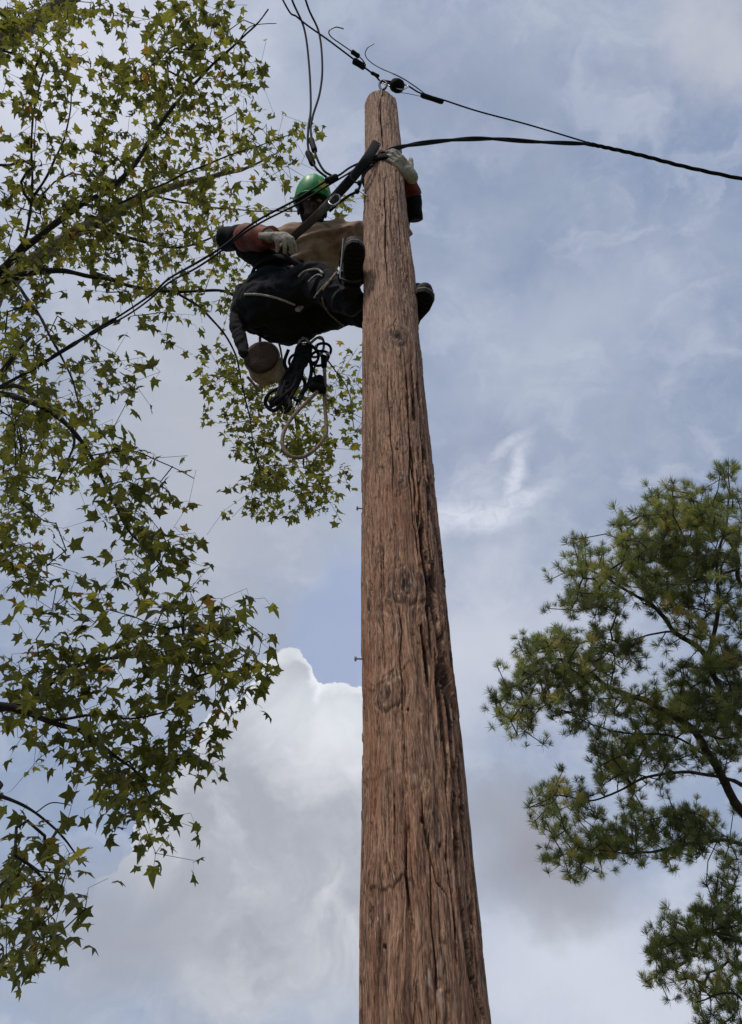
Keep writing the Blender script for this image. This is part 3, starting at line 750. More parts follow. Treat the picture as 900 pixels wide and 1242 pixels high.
# ------------------------------------------------------------------ pine, right
pbp = D(1010, 760, 10.8); PT = Vector((pbp.x, pbp.y, 0)); 
pine = thing('pine_tree', 'tall green pine tree on the right with bare dark limbs showing through its needles', 'tree', loc=PT)
ptop = pbp.z + 2.6
tr = [PT+Vector((0, 0, -.3)), PT+Vector((.05, 0, ptop*.3)), PT+Vector((-.04, .05, ptop*.6)), PT+Vector((0, 0, ptop*.85)), PT+Vector((.02, 0, ptop))]
child('trunk', tube_mesh('trunk', catmull(tr, 10), lambda s: .24*(1-s)+.04, 16, wob=.2), M['bark_pine'], pine)
def pp(z): return PT + Vector((0, .03, z))
def zat(y): return D(1010+(y-760)*.49, y, 10.8).z
sk3 = Skeleton()
pl = [
 ([pp(zat(1150)), D(960, 1050, 10.6), D(900, 985, 10.5), D(868, 930, 10.4), D(838, 884, 10.4), D(790, 852, 10.3), D(742, 836, 10.2), D(705, 808, 10.1), D(660, 800, 10.0), D(625, 830, 10.0)], .085, .012),
 ([pp(zat(930)), D(900, 872, 10.6), D(872, 830, 10.6), D(852, 790, 10.6), D(818, 765, 10.5), D(790, 733, 10.5), D(768, 722, 10.4), D(735, 700, 10.4), D(700, 688, 10.3)], .060, .010),
 ([D(858, 800, 10.6), D(872, 740, 10.8), D(868, 690, 10.8), D(880, 640, 10.9), D(885, 595, 10.9)], .034, .010),
 ([pp(zat(790)), D(905, 715, 10.9), D(893, 672, 10.9), D(870, 635, 10.8), D(845, 608, 10.8), D(800, 600, 10.8)], .040, .010),
 ([D(893, 690, 10.9), D(850, 700, 11.0), D(800, 680, 11.1), D(760, 640, 11.1)], .020, .008),
 ([D(818, 765, 10.5), D(790, 770, 10.3), D(760, 778, 10.2), D(725, 772, 10.1)], .016, .006),
 ([D(800, 733, 10.5), D(830, 735, 10.7), D(865, 745, 10.8)], .016, .008),
 ([pp(zat(1010)), D(930, 955, 10.4), D(880, 945, 10.3), D(830, 937, 10.2), D(780, 945, 10.1), D(720, 970, 10.0), D(685, 965, 9.9)], .035, .008),
 ([pp(zat(1080)), D(930, 1025, 10.4), D(870, 1018, 10.3), D(820, 1028, 10.2), D(770, 1035, 10.1), D(720, 1030, 10.0)], .040, .008),
 ([pp(zat(1220)), D(940, 1160, 10.2), D(890, 1135, 10.1), D(850, 1135, 10.0), D(800, 1150, 9.9)], .035, .008),
 ([pp(zat(1300)), D(940, 1230, 10.0), D(890, 1205, 9.9), D(845, 1215, 9.8)], .030, .008),
 ([D(740, 836, 10.2), D(745, 800, 10.2), D(730, 770, 10.2)], .012, .005),
 ([D(838, 884, 10.4), D(880, 895, 10.5), D(905, 880, 10.6)], .02, .01),
 ([D(868, 925, 10.4), D(820, 895, 10.2), D(770, 890, 10.1), D(720, 880, 10.0), D(680, 860, 9.9)], .018, .006),
]
for pts, a, b in pl:
    limb_part(pine, pts, a, b, M['bark_pine']); sk3.limb(pts, .15)
pine_map = ["0000000015","0000016766","0000068886","0015488987","0037777976","0028747756","0124533565","1687764357","4888642688","6677656888",
 "5546457678","0312687557","0131775444","0476352322","0354556874","0057875765","0025432215","0000000036","0000002588","0000027875","0000005646","0000001467","0000000256"]
att = []; dens = []
for x, y, c_ in cells(pine_map, 600, 563):
    c_ = c_*.45 if c_ < .45 else min(.92, c_*1.06)
    nt_ = -math.log(1-min(.93, c_))*900/ (250*.36)
    nc = int(nt_ + random.random())
    for k in range(nc):
        d0 = 10.0 + (x-600)/300*.7; att.append(D(x+random.uniform(0, 30), y+random.uniform(0, 30), d0 + random.gauss(0, .6)))
for k in range(520):
    a = random.uniform(-2.2, 2.0); zc = random.uniform(.30, 1.02); rr_ = (1.08-zc)*3.4*random.uniform(.45, 1)**.6 + .2
    q = PT + Vector((math.cos(a)*rr_, math.sin(a)*rr_*1.0, zc*(ptop+.3)))
    dz = (q-CAM).dot(n0); u_ = 450+FOC*(q-CAM).dot(CR)/max(dz, .1)
    if dz < .5 or u_ > 925: att.append(q)
tips = sk3.grow(att, wig=.25, seg=.2)
child('twigs', sk3.twig_mesh(rmin=.006, gain=.0025, rmax=.03), M['bark_pine'], pine)['kind'] = 'stuff'
def tuft_template(seed):
    r_ = random.Random(seed); V = []; F = []
    for k in range(64):
        s = r_.random()**.7; base = Vector((0, 0, -.22 + .30*s))             # along the shoot
        a = r_.uniform(0, 2*math.pi); el = r_.gauss(.35+.75*s, .28)
        d = Vector((math.cos(a)*math.cos(el), math.sin(a)*math.cos(el), math.sin(el)))
        L = r_.uniform(.7, 1.05); u, v = frame(d); w_ = .017
        u = u*math.cos(a*3)+v*math.sin(a*3)
        mid = base + d*L*.55; tip = base + d*L + Vector((0, 0, r_.uniform(-.06, .1)))
        i = len(V); V += [base-u*w_*.7, base+u*w_*.7, mid+u*w_, mid-u*w_, tip]; F += [(i, i+1, i+2, i+3), (i+3, i+2, i+4)]
    i = len(V); r1 = .02
    for z_, rr_ in ((-.5, .03), (.12, .015)):
        for k in range(4): V.append(Vector((math.cos(k*1.571)*rr_, math.sin(k*1.571)*rr_, z_)))
    for k in range(4): F.append((i+k, i+(k+1) % 4, i+4+(k+1) % 4, i+4+k))
    return V, F
TUFT = [tuft_template(s) for s in range(8)]
tspec = []
for t_, a in zip(tips, att):
    p0 = sk3.P[t_]; par = sk3.P[sk3.par[t_]] if sk3.par[t_] >= 0 else p0
    d = (p0-par); d = d.normalized() if d.length > 1e-4 else Vector((0, 0, 1))
    for k in range(3):
        dd = (d*.6 + Vector((0, 0, .9)) + Vector([random.gauss(0, .45) for _ in range(3)])).normalized()
        q = p0 + Vector([random.gauss(0, .07) for _ in range(3)])*(k > 0)
        size = random.uniform(.085, .145)
        mtx = Matrix.Translation(q) @ dd.to_track_quat('Z', 'Y').to_matrix().to_4x4() @ Matrix.Scale(size, 4)
        tspec.append((mtx, random.randrange(8), min(1, max(0, .42 + .9*mnoise.noise(q*1.6) + random.gauss(0, .14)))))
off = Matrix.Translation(-PT)
tspec.sort(key=lambda s: (s[0].translation-CAM).dot(n0)/s[0].to_scale()[0]); cache = {}; Vs = []; Fs = []; T = []; base = 0; cnt = 0
for mtx, ti, tn in tspec:
    q = mtx.translation-CAM; dz = q.dot(n0); u = 450+FOC*q.dot(CR)/dz; v = 621-FOC*q.dot(CU)/dz
    if cnt < 300 and 0 < u < 900 and 0 < v < 1242:
        key = (ti, int(tn*5))
        if key not in cache:
            me_ = mesh_from('needle_tuft', *TUFT[ti], smooth=False); me_.materials.append(M['needle']); add_tint(me_, [key[1]/5+.1]*len(me_.vertices)); cache[key] = me_
        o = link('needle_tuft', cache[key], None, pine); o.matrix_local = off @ mtx; cnt += 1
    else:
        mm = np.array(off @ mtx); vv = np.array([tuple(x) for x in TUFT[ti][0]]) @ mm[:3, :3].T + mm[:3, 3]
        Vs.append(vv); Fs += [tuple(i+base for i in f) for f in TUFT[ti][1]]; base += len(vv); T += [tn]*len(vv)
me_ = bpy.data.meshes.new('needles'); me_.from_pydata(np.vstack(Vs).tolist(), [], Fs); add_tint(me_, T); me_.update()
link('needles', me_, M['needle'], pine)['kind'] = 'stuff'
print('tufts', len(tspec))

# ------------------------------------------------------------------ lines and hardware at the pole top
HK = Y(463, 101, PY-.06)                                   # hook
LZ = HK.z
def line_thing(name, label, cat, P, r_, mt, k=8, seg=7):
    o = link(name, tube_mesh(name, catmull(P, k), r_, seg), M[mt]); tag(o, label, cat); return o
def sleeve(root, a, b, r_, mt='cable', name='clamp'):
    a = Vector(a); b = Vector(b); Lh = (b-a).length
    Vn, Fn = lathe([(r_*.45, 0), (r_*.9, Lh*.06), (r_, Lh*.15), (r_*.92, Lh*.5), (r_, Lh*.85), (r_*.9, Lh*.94), (r_*.45, Lh)], 10, b-a, a)
    return child(name, mesh_from(name, Vn, Fn), M[mt], root)
# steel hook and black wedge clamp on the pole top
hk = thing('pole_hook', 'small steel eye hook standing on the tip of the wooden pole', 'hook', loc=pole_c(TOPZ))
ht = pole_c(TOPZ+.0)
P = [Y(463, 121, 2.075), Y(463, 117, 2.05), Y(463, 110, 2.045), Y(460.5, 105, 2.045), Y(461, 100, 2.045), Y(465, 98, 2.045), Y(469, 101, 2.045), Y(468, 106, 2.05), Y(465, 109, 2.05)]
child('eye_bolt', tube_mesh('eye_bolt', catmull(P, 6), .009, 8), M['dark_steel'], hk)
Vn, Fn = lathe([(.004, 0), (.022, .002), (.022, .008), (.004, .010)], 12, Vector((0, -1, 0)), Y(463, 119, 2.07))
child('washer', mesh_from('washer', Vn, Fn), M['steel'], hk)
ins = thing('spool_insulator', 'round black insulator knob beside the pole tip where the upper wires meet', 'insulator', loc=D(470, 101, 5.9))
iA = Y(466, 100, PY-.04); iB = Y(486, 105, PY-.06); ax = (iB-iA); Lh = ax.length
Vn, Fn = lathe([(.012, 0), (.018, Lh*.15), (.020, Lh*.35), (.028, Lh*.5), (.047, Lh*.62), (.052, Lh*.8), (.047, Lh*.95), (.02, Lh*1.02)], 20, ax, iA)
child('insulator_body', mesh_from('insulator_body', Vn, Fn), M['black_rubber'], ins)
Vn, Fn = tube(catmull([iA+Vector((0, 0, -.03)), iA+Vector((-.02, 0, 0)), iA+Vector((0, 0, .03)), iB+Vector((0, 0, .062)), iB+Vector((.05, 0, .02)), iB+Vector((.05, 0, -.02)), iB+Vector((0, 0, -.06)), iA+Vector((0, 0, -.03))], 6), .004, 6)
child('bail', mesh_from('bail', Vn, Fn), M['steel'], ins)
# upper span going back over the camera's head
us = thing('overhead_span_wire', 'thin overhead wire from the top left to the pole tip with small clamps', 'wire', loc=HK)
far = Zh(340, -6, LZ+.25)
P = [Zh(250, -200, LZ+.6), far, Zh(362, 22, LZ+.18), Zh(400, 50, LZ+.1), Zh(437, 78, LZ+.03), Zh(455, 92, LZ), HK]
child('strand', tube_mesh('strand', catmull(P, 10), .0065, 7), M['cable'], us)
def uz(px, py, dz=0): return Zh(px, py, LZ+.05+dz)
sleeve(us, uz(426, 62), uz(436, 69), .018); sleeve(us, uz(428, 73), uz(443, 82), .026); sleeve(us, uz(450, 88), uz(460, 93), .014)
P = [uz(417, 35), uz(407, 33), uz(399, 38), uz(402, 45), uz(413, 53), uz(426, 62), uz(436, 69), uz(442, 76), uz(443, 82)]
child('wire_tail', tube_mesh('wire_tail', catmull(P, 6), .0045, 6), M['wire'], us)
P = [uz(454, 53), uz(446, 58), uz(443, 66), uz(448, 74), uz(460, 82), uz(476, 89)]
child('wire_tail', tube_mesh('wire_tail', catmull(P, 6), .0035, 6), M['wire'], us)
# right-hand service line and slack cable
rs = thing('service_drop_wire', 'thin bare wire from the pole tip out to the right edge, above the thick cable', 'wire', loc=HK)
def rz(px, py): return Zh(px, py, LZ + .02 - .0006*(px-470))
P = [HK+Vector((.02, -.02, 0)), rz(492, 103), rz(510, 113), rz(537, 121), rz(580, 135), rz(640, 151), rz(700, 169), rz(716, 174)]
child('strand', tube_mesh('strand', catmull([rz(476, 89), rz(490, 96), rz(505, 106), rz(518, 116)], 6), .0045, 6), M['wire'], rs)
child('strand', tube_mesh('strand', catmull(P, 8), .0060, 7), M['cable'], rs)
child('strand', tube_mesh('strand', catmull([rz(484, 112), rz(497, 114), rz(515, 118)], 6), .0025, 6), M['wire'], rs)
sleeve(rs, rz(510, 115), rz(538, 124), .021)
sc_ = thing('slack_service_cable', 'thick black cable sagging from the gloved hand on the pole to the right edge', 'cable', loc=Y(462, 187, 2.02))
def tw(P, n_, r_, off_, turns, mt, root, name='conductor'):
    L = catmull(P, 14); N_ = len(L)
    for j in range(n_):
        Q = []
        for i, p in enumerate(L):
            t = (L[min(i+1, N_-1)]-L[max(i-1, 0)]); u, v = frame(t); a = 2*math.pi*(turns*i/N_ + j/n_)
            Q.append(p + u*math.cos(a)*off_ + v*math.sin(a)*off_)
        child(name, tube_mesh(name, Q, r_, 7), M[mt], root)
A0 = Y(462, 187, 2.03)
def cz(px, py): 
    s = min(1, (px-462)/(716-462)); e = rz(716, 174).z
    return Zh(px, py, A0.z + (e-A0.z)*s**.8)
P = [A0, cz(480, 180), cz(510, 174), cz(560, 169), cz(600, 168.5), cz(650, 172), cz(700, 174), cz(720, 175.5)]
tw(P, 2, .0105, .0060, 3, 'cable', sc_)
P = [cz(714, 174.5), rz(740, 180), rz(780, 189), rz(830, 202), rz(900, 217), rz(1000, 236), rz(1150, 262)]
tw(P, 3, .0085, .0075, 6, 'cable', sc_)
sleeve(sc_, rz(710, 173.5), rz(722, 176.5), .016)
# two loops hanging from above the camera down to the splice over the hard hat
SP = Y(402, 214, 2.02)
lp = thing('looped_conductors', 'pair of black wires looping down from the top edge to above the green hat', 'wire', loc=SP)
def lz(px, py, s): return Zh(px, py, LZ+.2 + (SP.z-LZ-.2)*s)
PA = [lz(345, -30, 0), lz(355, 2, .05), lz(369, 35, .15), lz(375, 80, .35), lz(377, 130, .6), lz(374, 155, .75), lz(374, 180, .85), lz(382, 202, .95), lz(397, 216, 1)]
PB = [lz(362, -30, 0), lz(374, 10, .05), lz(387, 40, .15), lz(391, 80, .35), lz(388, 112, .5), lz(379, 142, .68), lz(377, 160, .77), lz(383, 188, .9), lz(392, 206, .97), lz(402, 213, 1)]
child('conductor', tube_mesh('conductor', catmull(PA, 8), .0075, 7), M['cable'], lp)
child('conductor', tube_mesh('conductor', catmull(PB, 8), .0075, 7), M['cable'], lp)
sleeve(lp, lz(377, 168, .8), lz(382, 184, .88), .019, name='splice_sleeve'); sleeve(lp, lz(373, 184, .87), lz(380, 200, .93), .020, name='splice_sleeve')
# cable from the pole, past the hat and across the left arm to the left edge
wc = thing('work_cable', 'dark twin cable from the pole past the orange glove to the left edge', 'cable', loc=SP)
def depthcab(px): return 2.03 + (402-px)*.0001
P = [Y(462, 187, 2.03), Y(447, 193, 2.03), Y(425, 203, 2.03), Y(412, 212, 2.02), Y(400, 217, 2.02), Y(385, 226, 2.03), Y(358, 243, 2.05), Y(320, 263, 2.10), Y(295, 279, 2.12), Y(272, 298, 2.14), Y(240, 318, 2.2), Y(205, 338, 2.5), Y(185, 356, 2.7), Y(150, 380, 3.0), Y(120, 398, 3.2), Y(80, 422, 3.5), Y(40, 447, 3.8), Y(0, 468, 4.1), Y(-120, 530, 5.4)]
L = catmull(P, 6); Q = [p + Vector((0, 0, .0)) for p in L]
child('conductor', tube_mesh('conductor', Q, lambda s: .0065+.002*max(0, s-.4), 7), M['cable'], wc)
P2 = [Y(456, 197, 2.04), Y(440, 200, 2.04), Y(420, 212, 2.03), Y(403, 222, 2.03), Y(388, 231, 2.04), Y(360, 248, 2.06), Y(322, 267, 2.11), Y(297, 282, 2.13), Y(273, 301, 2.15), Y(240, 324, 2.2), Y(205, 343, 2.5), Y(178, 366, 2.75), Y(150, 385, 3.0), Y(118, 401, 3.2), Y(80, 425, 3.5), Y(40, 449, 3.8), Y(0, 470, 4.1), Y(-120, 532, 5.4)]
child('conductor', tube_mesh('conductor', catmull(P2, 6), lambda s: .0055+.002*max(0, s-.4), 7), M['cable'], wc)
sleeve(wc, Y(395, 220, 2.01), Y(409, 214, 2.01), .020, name='splice_sleeve'); sleeve(wc, Y(140, 387, 3.07), Y(108, 406, 3.28), .017, name='splice_sleeve'); sleeve(wc, Y(95, 414, 3.39), Y(62, 434, 3.64), .017, name='splice_sleeve')

#PERSON
# ------------------------------------------------------------------ the lineman
SG = Vector((0, .43, .90))                               # from the camera towards him, roughly
J = dict(pel=Y(336, 366, 2.62), rh=Y(318, 370, 2.60), lh=Y(362, 380, 2.66), rk=Y(381, 341, 2.36), ra=Y(424, 366, 2.27),
         lk=Y(428, 374, 2.58), la=Y(488, 392, 2.40), che=Y(384, 303, 2.50), rs=Y(354, 290, 2.50), ls=Y(412, 288, 2.46),
         nk=Y(384, 281, 2.43), hd=Y(379, 254, 2.33), re=Y(290, 292, 2.48), rw=Y(322, 287, 2.30), le=Y(486, 279, 2.48), lw=Y(500, 224, 2.23), wai=Y(352, 332, 2.60))
man = thing('person', 'lineman in green hard hat, tan shirt and orange gloves, leaning back beside the pole', 'person', loc=Vector((J['pel'].x, J['pel'].y, J['ra'].z-.06)))
HU = Vector((.06, -.60, .80)).normalized(); HF = (Vector((.16, -.80, -.60)) - HU*HU.dot(Vector((.16, -.80, -.60)))).normalized(); HX = HF.cross(HU).normalized()
HM = Matrix((HX, HF, HU)).transposed()                   # local x right, y face forward, z crown
def hp(x, y, z): return J['hd'] + HM @ (Vector((x, y, z))*1.12)
bm = bmesh.new()
ellipsoid(bm, hp(0, -.015, .03), (.074, .095, .098), HM); ellipsoid(bm, hp(0, .02, -.05), (.058, .068, .075), HM)
capsule(bm, hp(0, .075, .012), hp(0, .100, -.022), .010, .017, 10)                      # nose
ellipsoid(bm, hp(0, .078, -.062), (.026, .014, .010), HM, 12); ellipsoid(bm, hp(0, .070, -.105), (.028, .022, .018), HM, 12)
for s in (-1, 1):
    ellipsoid(bm, hp(s*.078, -.012, -.01), (.012, .024, .036), HM, 12); ellipsoid(bm, hp(s*.034, .074, .036), (.024, .012, .008), HM, 12)
capsule(bm, hp(0, -.02, -.06), J['nk'], .058, .062); capsule(bm, J['nk'], J['che'], .06, .12)
capsule(bm, J['che'], J['wai'], .13, .12); capsule(bm, J['wai'], J['pel'], .12, .14); capsule(bm, J['rs'], J['ls'], .065, .065)
for s in 'rl':
    capsule(bm, J[s+'s'], J[s+'e'], .050, .040); capsule(bm, J[s+'e'], J[s+'w'], .040, .028)
    capsule(bm, J[s+'h'], J[s+'k'], .082, .058); capsule(bm, J[s+'k'], J[s+'a'], .056, .038)
GL = {'r': (Y(322, 287, 2.30), Y(345, 285, 2.24)), 'l': (Y(497, 216, 2.20), Y(482, 197, 2.085))}
for s in 'rl': capsule(bm, J[s+'w'], GL[s][1], .026, .022)
body = child('body', remeshed('body', bm, .009, 3), M['skin'], man)
for s in (-1, 1):
    b2 = bmesh.new(); ellipsoid(b2, hp(s*.032, .080, .018), (.014, .008, .008), HM, 12); e = bpy.data.meshes.new('eye'); b2.to_mesh(e); b2.free(); child('eye', e, M['eye'], man)
# beard and short hair
bm = bmesh.new(); ellipsoid(bm, hp(0, .022, -.082), (.064, .070, .060), HM); ellipsoid(bm, hp(0, -.03, .01), (.080, .088, .095), HM)
child('beard_and_hair', remeshed('beard_and_hair', bm, .010, 2, fine=.004), M['beard'], man)
# hard hat: shell with ribs, brim, underside suspension band, sticker
def shell(rs_, inner=False):
    Vh = []; Fh = []; N1 = 40; rows = rs_
    for (r_, h) in rows:
        for k in range(N1):
            a = 2*math.pi*k/N1; x = math.cos(a)*r_*.90; y = math.sin(a)*r_*1.10
            ridge = 0
            if h > .05: ridge = .005*sum(math.exp(-((x-c_)/.010)**2) for c_ in (-.045, 0, .045))
            Vh.append(hp(x, y-.01, h+ridge))
    for i in range(len(rows)-1):
        for k in range(N1): Fh.append((i*N1+k, i*N1+(k+1) % N1, (i+1)*N1+(k+1) % N1, (i+1)*N1+k))
    return Vh, Fh, N1
rows = [(.118, .045), (.120, .050)] + [(.120*math.cos(x)**.85, .05+.150*math.sin(x)) for x in np.linspace(.12, 1.5, 12)] + [(.002, .201)]
rows_in = [(.113, .046)] + [(.112*math.cos(x)**.85, .05+.140*math.sin(x)) for x in np.linspace(.12, 1.5, 8)] + [(.002, .190)]
Vh, Fh, N1 = shell(rows); Vi, Fi, _ = shell(rows_in); nb = len(Vh)
Fh += [tuple(nb+i for i in f)[::-1] for f in Fi] + [(k, nb+k, nb+(k+1) % N1, (k+1) % N1) for k in range(N1)]
hat = child('hard_hat', mesh_from('hard_hat', Vh+Vi, Fh), M['hat'], man)
Vb = []; Fb = []
for (g, dz) in ((0, .0), (1, 0), (1, -.004), (0, -.005)):
    for k in range(48):
        a = 2*math.pi*k/48; fr = max(0, math.sin(a)); wd = .010 + .022*fr**1.5
        r1, r2 = .114, .116+wd; r_ = r2 if g else r1
        Vb.append(hp(math.cos(a)*r_*.90, math.sin(a)*r_*1.10-.01, .046+dz-(.012*fr if g else 0)))
for i in range(4):
    for k in range(48): Fb.append((i*48+k, i*48+(k+1) % 48, ((i+1) % 4)*48+(k+1) % 48, ((i+1) % 4)*48+k))
child('brim', mesh_from('brim', Vb, Fb), M['hat'], hat)
Vs_ = []; Fs_ = []
for i in range(7):
    for j in range(6):
        a = R(100)+i*R(6); el = .16+j*.07; Vs_.append(hp(math.cos(a)*.1225*math.cos(el)**.85*.905, math.sin(a)*.1225*math.cos(el)**.85*1.105-.01, .051+.152*math.sin(el)))
for i in range(6):
    for j in range(5): Fs_.append((i*6+j, (i+1)*6+j, (i+1)*6+j+1, i*6+j+1))
child('sticker', mesh_from('sticker', Vs_, Fs_), M['sticker'], hat)
strapP = [hp(.072, .0, .05), hp(.070, .02, -.03), hp(.04, .055, -.125), hp(0, .065, -.14), hp(-.04, .055, -.125), hp(-.070, .02, -.03), hp(-.072, 0, .05)]
child('chin_strap', tube_mesh('chin_strap', catmull(strapP, 5), .008, 6), M['web_dark'], hat)

# shirt, with pleats pulled towards the raised arm
bm = bmesh.new()
capsule(bm, J['che'], J['wai'], .165, .155); capsule(bm, J['rs'], J['ls'], .10, .105); capsule(bm, J['nk']+(J['che']-J['nk'])*.35, J['che'], .075, .13)
capsule(bm, J['rs'], J['re'], .078, .060); capsule(bm, J['ls'], J['le'], .098, .062); capsule(bm, J['wai'], J['pel'], .15, .16)
capsule(bm, J['ls']+Vector((.02, 0, -.06)), J['wai'], .11, .10); capsule(bm, J['re'], J['re'].lerp(J['rw'], .5), .058, .05); capsule(bm, J['le'], J['le'].lerp(J['lw'], .4), .058, .046)
sme = remeshed('shirt', bm, .010, 3)
ax1 = (J['ls']+Vector((.15, 0, .05))-J['wai']).normalized(); ax2 = ax1.cross(SG).normalized()
NR = [v.normal.copy() for v in sme.vertices]
for v, nr in zip(sme.vertices, NR):
    q = v.co-J['wai']; a = q.dot(ax1); b = q.dot(ax2)
    f = mnoise.noise(Vector((a*2.2, b*15+mnoise.noise(v.co*4)*.5, 0))); f2 = mnoise.noise(Vector((a*5, b*34, 7)))
    v.co = v.co + nr*(.026*(1-min(1, abs(f)*3.0))*min(1, max(0, (v.co-J['rs']).length/.12-.6)) + .004*f2)
sme.update(); shirt = child('shirt', sme, M['shirt'], man)
bm = bmesh.new(); ellipsoid(bm, J['nk'], (.072, .072, .03), Matrix.Rotation(-.5, 3, 'X')); child('collar', remeshed('collar', bm, .010, 2, fold=.004), M['shirt'], shirt)

# trousers
bm = bmesh.new()
ellipsoid(bm, J['pel'], (.225, .21, .20)); ellipsoid(bm, Y(352, 384, 2.66), (.19, .17, .15)); ellipsoid(bm, Y(312, 378, 2.66), (.12, .12, .14))
capsule(bm, J['rh'], J['rk'], .150, .098); capsule(bm, J['rk'], J['ra']+Vector((0, .02, .03)), .098, .074)
capsule(bm, J['lh'], J['lk'], .145, .088); capsule(bm, J['lk'], J['la'], .086, .068); capsule(bm, J['pel'], J['wai'], .19, .165)
trs = child('trousers', remeshed('trousers', bm, .010, 3, fold=.017, fscale=(6, 9, 13), fine=.002), M['trousers'], man)
def seam(pts, dep, r_, mt, name, root):
    return child(name, tube_mesh(name, catmull([D(a, b, dep if not isinstance(dep, (list, tuple)) else dep[i]) for i, (a, b) in enumerate(pts)], 6), r_, 6), M[mt], root)
# snap straps and knee trim onto the cloth, so they lie on it
from mathutils.bvhtree import BVHTree
def bvh(o):
    mw = Vector(man.location); me_ = o.data
    return BVHTree.FromPolygons([v.co+mw for v in me_.vertices], [tuple(p.vertices) for p in me_.polygons])
BT = bvh(trs); BS = bvh(shirt)
def cast(px, py, trees, lift):
    d = ray(px, py).normalized(); best = None
    for t_ in trees:
        h = t_.ray_cast(CAM, d, 20)
        if h[0] is not None and (best is None or h[3] < best): best = h[3]
    return CAM + d*((best if best else 5.3)-lift)
def on_cloth(pts, r_, mt, name, root, lift=.004, flat=None, k=8):
    L = catmull([Vector((a, b, 0)) for a, b in pts], k); Q = [cast(p.x, p.y, (BT, BS), lift) for p in L]
    Q = [Q[0]] + [(Q[i-1]+Q[i]*2+Q[i+1])/4 for i in range(1, len(Q)-1)] + [Q[-1]]
    return child(name, tube_mesh(name, Q, r_, 6, flat=flat), M[mt], root)
on_cloth([(362, 336), (368, 330), (377, 327), (386, 327), (392, 332)], .0065, 'cord', 'reflective_trim', trs)
on_cloth([(374, 342), (380, 336), (386, 333), (391, 335)], .0045, 'cord', 'reflective_trim', trs)
on_cloth([(297, 357), (312, 357), (330, 360), (346, 365), (358, 370)], .007, 'cord', 'belt_cord', man)
on_cloth([(392, 352), (398, 344), (404, 336), (410, 328)], .008, 'rope', 'leg_strap', man)
on_cloth([(381, 361), (390, 350), (398, 342)], .006, 'cord', 'leg_strap', man)
on_cloth([(391, 360), (393, 370), (399, 380), (410, 390), (417, 395)], .006, 'rope', 'leg_strap', man)
bk = cast(363, 374, (BT, BS), .02)
b2 = bmesh.new(); bmesh.ops.create_cube(b2, size=1, matrix=Matrix.Translation(bk) @ Matrix.Rotation(.4, 4, 'Y') @ Matrix.Diagonal((.030, .014, .052, 1))); bmesh.ops.bevel(b2, geom=b2.edges[:], offset=.004, segments=2)
e = bpy.data.meshes.new('buckle'); b2.to_mesh(e); b2.free(); child('buckle', e, M['cord'], man)

# gloves: palm, four bent fingers and a thumb in one surface
def glove(name, wrist, knuck, palm_n, curls, sc=1.0, thumb=1, thumb_curl=.5, spread=.06):
    f = (knuck-wrist).normalized(); nrm = (palm_n - f*palm_n.dot(f)).normalized(); x = f.cross(nrm).normalized()*thumb
    bm = bmesh.new(); W = .022*sc
    capsule(bm, wrist-f*.02, wrist+f*.02, .036*sc, .036*sc); 
    for i in range(4):
        o = (i-1.5)*W; capsule(bm, wrist+x*o*.7, knuck+x*o - f*.004*abs(i-1), .020*sc, .0150*sc, 10)
    lens = [(.044, .027, .022), (.048, .031, .023), (.045, .029, .022), (.036, .023, .020)]
    for i in range(4):
        p = knuck + x*(i-1.5)*W*1.05 - f*.004*abs(i-1); ang_ = 0; side = (i-1.5)*spread
        for j, l_ in enumerate(lens[i]):
            ang_ += curls[i][j]; d = (f*math.cos(ang_) + nrm*math.sin(ang_) + x*side).normalized(); q = p + d*l_*sc*1.1
            capsule(bm, p, q, (.0128-.0012*j)*sc, (.0120-.0014*j)*sc, 10); p = q
    tb = wrist + f*.025*sc - x*.030*sc + nrm*.008; td = (f*.55 - x*.75 + nrm*.25).normalized(); t1 = tb+td*.042*sc; 
    td2 = (td*math.cos(thumb_curl) + (nrm*.6+f*.4)*math.sin(thumb_curl)).normalized(); t2 = t1+td2*.036*sc; t3 = t2 + (td2+nrm*.3).normalized()*.026*sc
    capsule(bm, tb, t1, .019*sc, .0155*sc, 10); capsule(bm, t1, t2, .0150*sc, .0140*sc, 10); capsule(bm, t2, t3, .0138*sc, .011*sc, 10)
    return child(name, remeshed(name, bm, .0042, 2, fold=.0016, fscale=(40, 40, 40), fine=.0008), M['glove'], man)
# arm out to the left of the photo: gloved hand bent down over the cables
cv = [(.35, .65, .5)]*2 + [(.42, .7, .55), (.5, .75, .6)]
w_r = Y(323, 286, 2.24); k_r = Y(340, 286, 2.18)
glove('glove', w_r, k_r, Vector((.0, .80, -.35)), cv, 1.22, -1, .7, .03)
# arm round the pole: gloved hand closed over the strap at the front
w_l = Y(497, 212, 2.10); k_l = Y(482, 194, 2.035)
cl = [(.25, .35, .4), (.25, .4, .45), (.3, .45, .5), (.35, .5, .5)]
glove('glove', w_l, k_l, Vector((-.1, .75, .35)), cl, 1.10, 1, .3, .03)
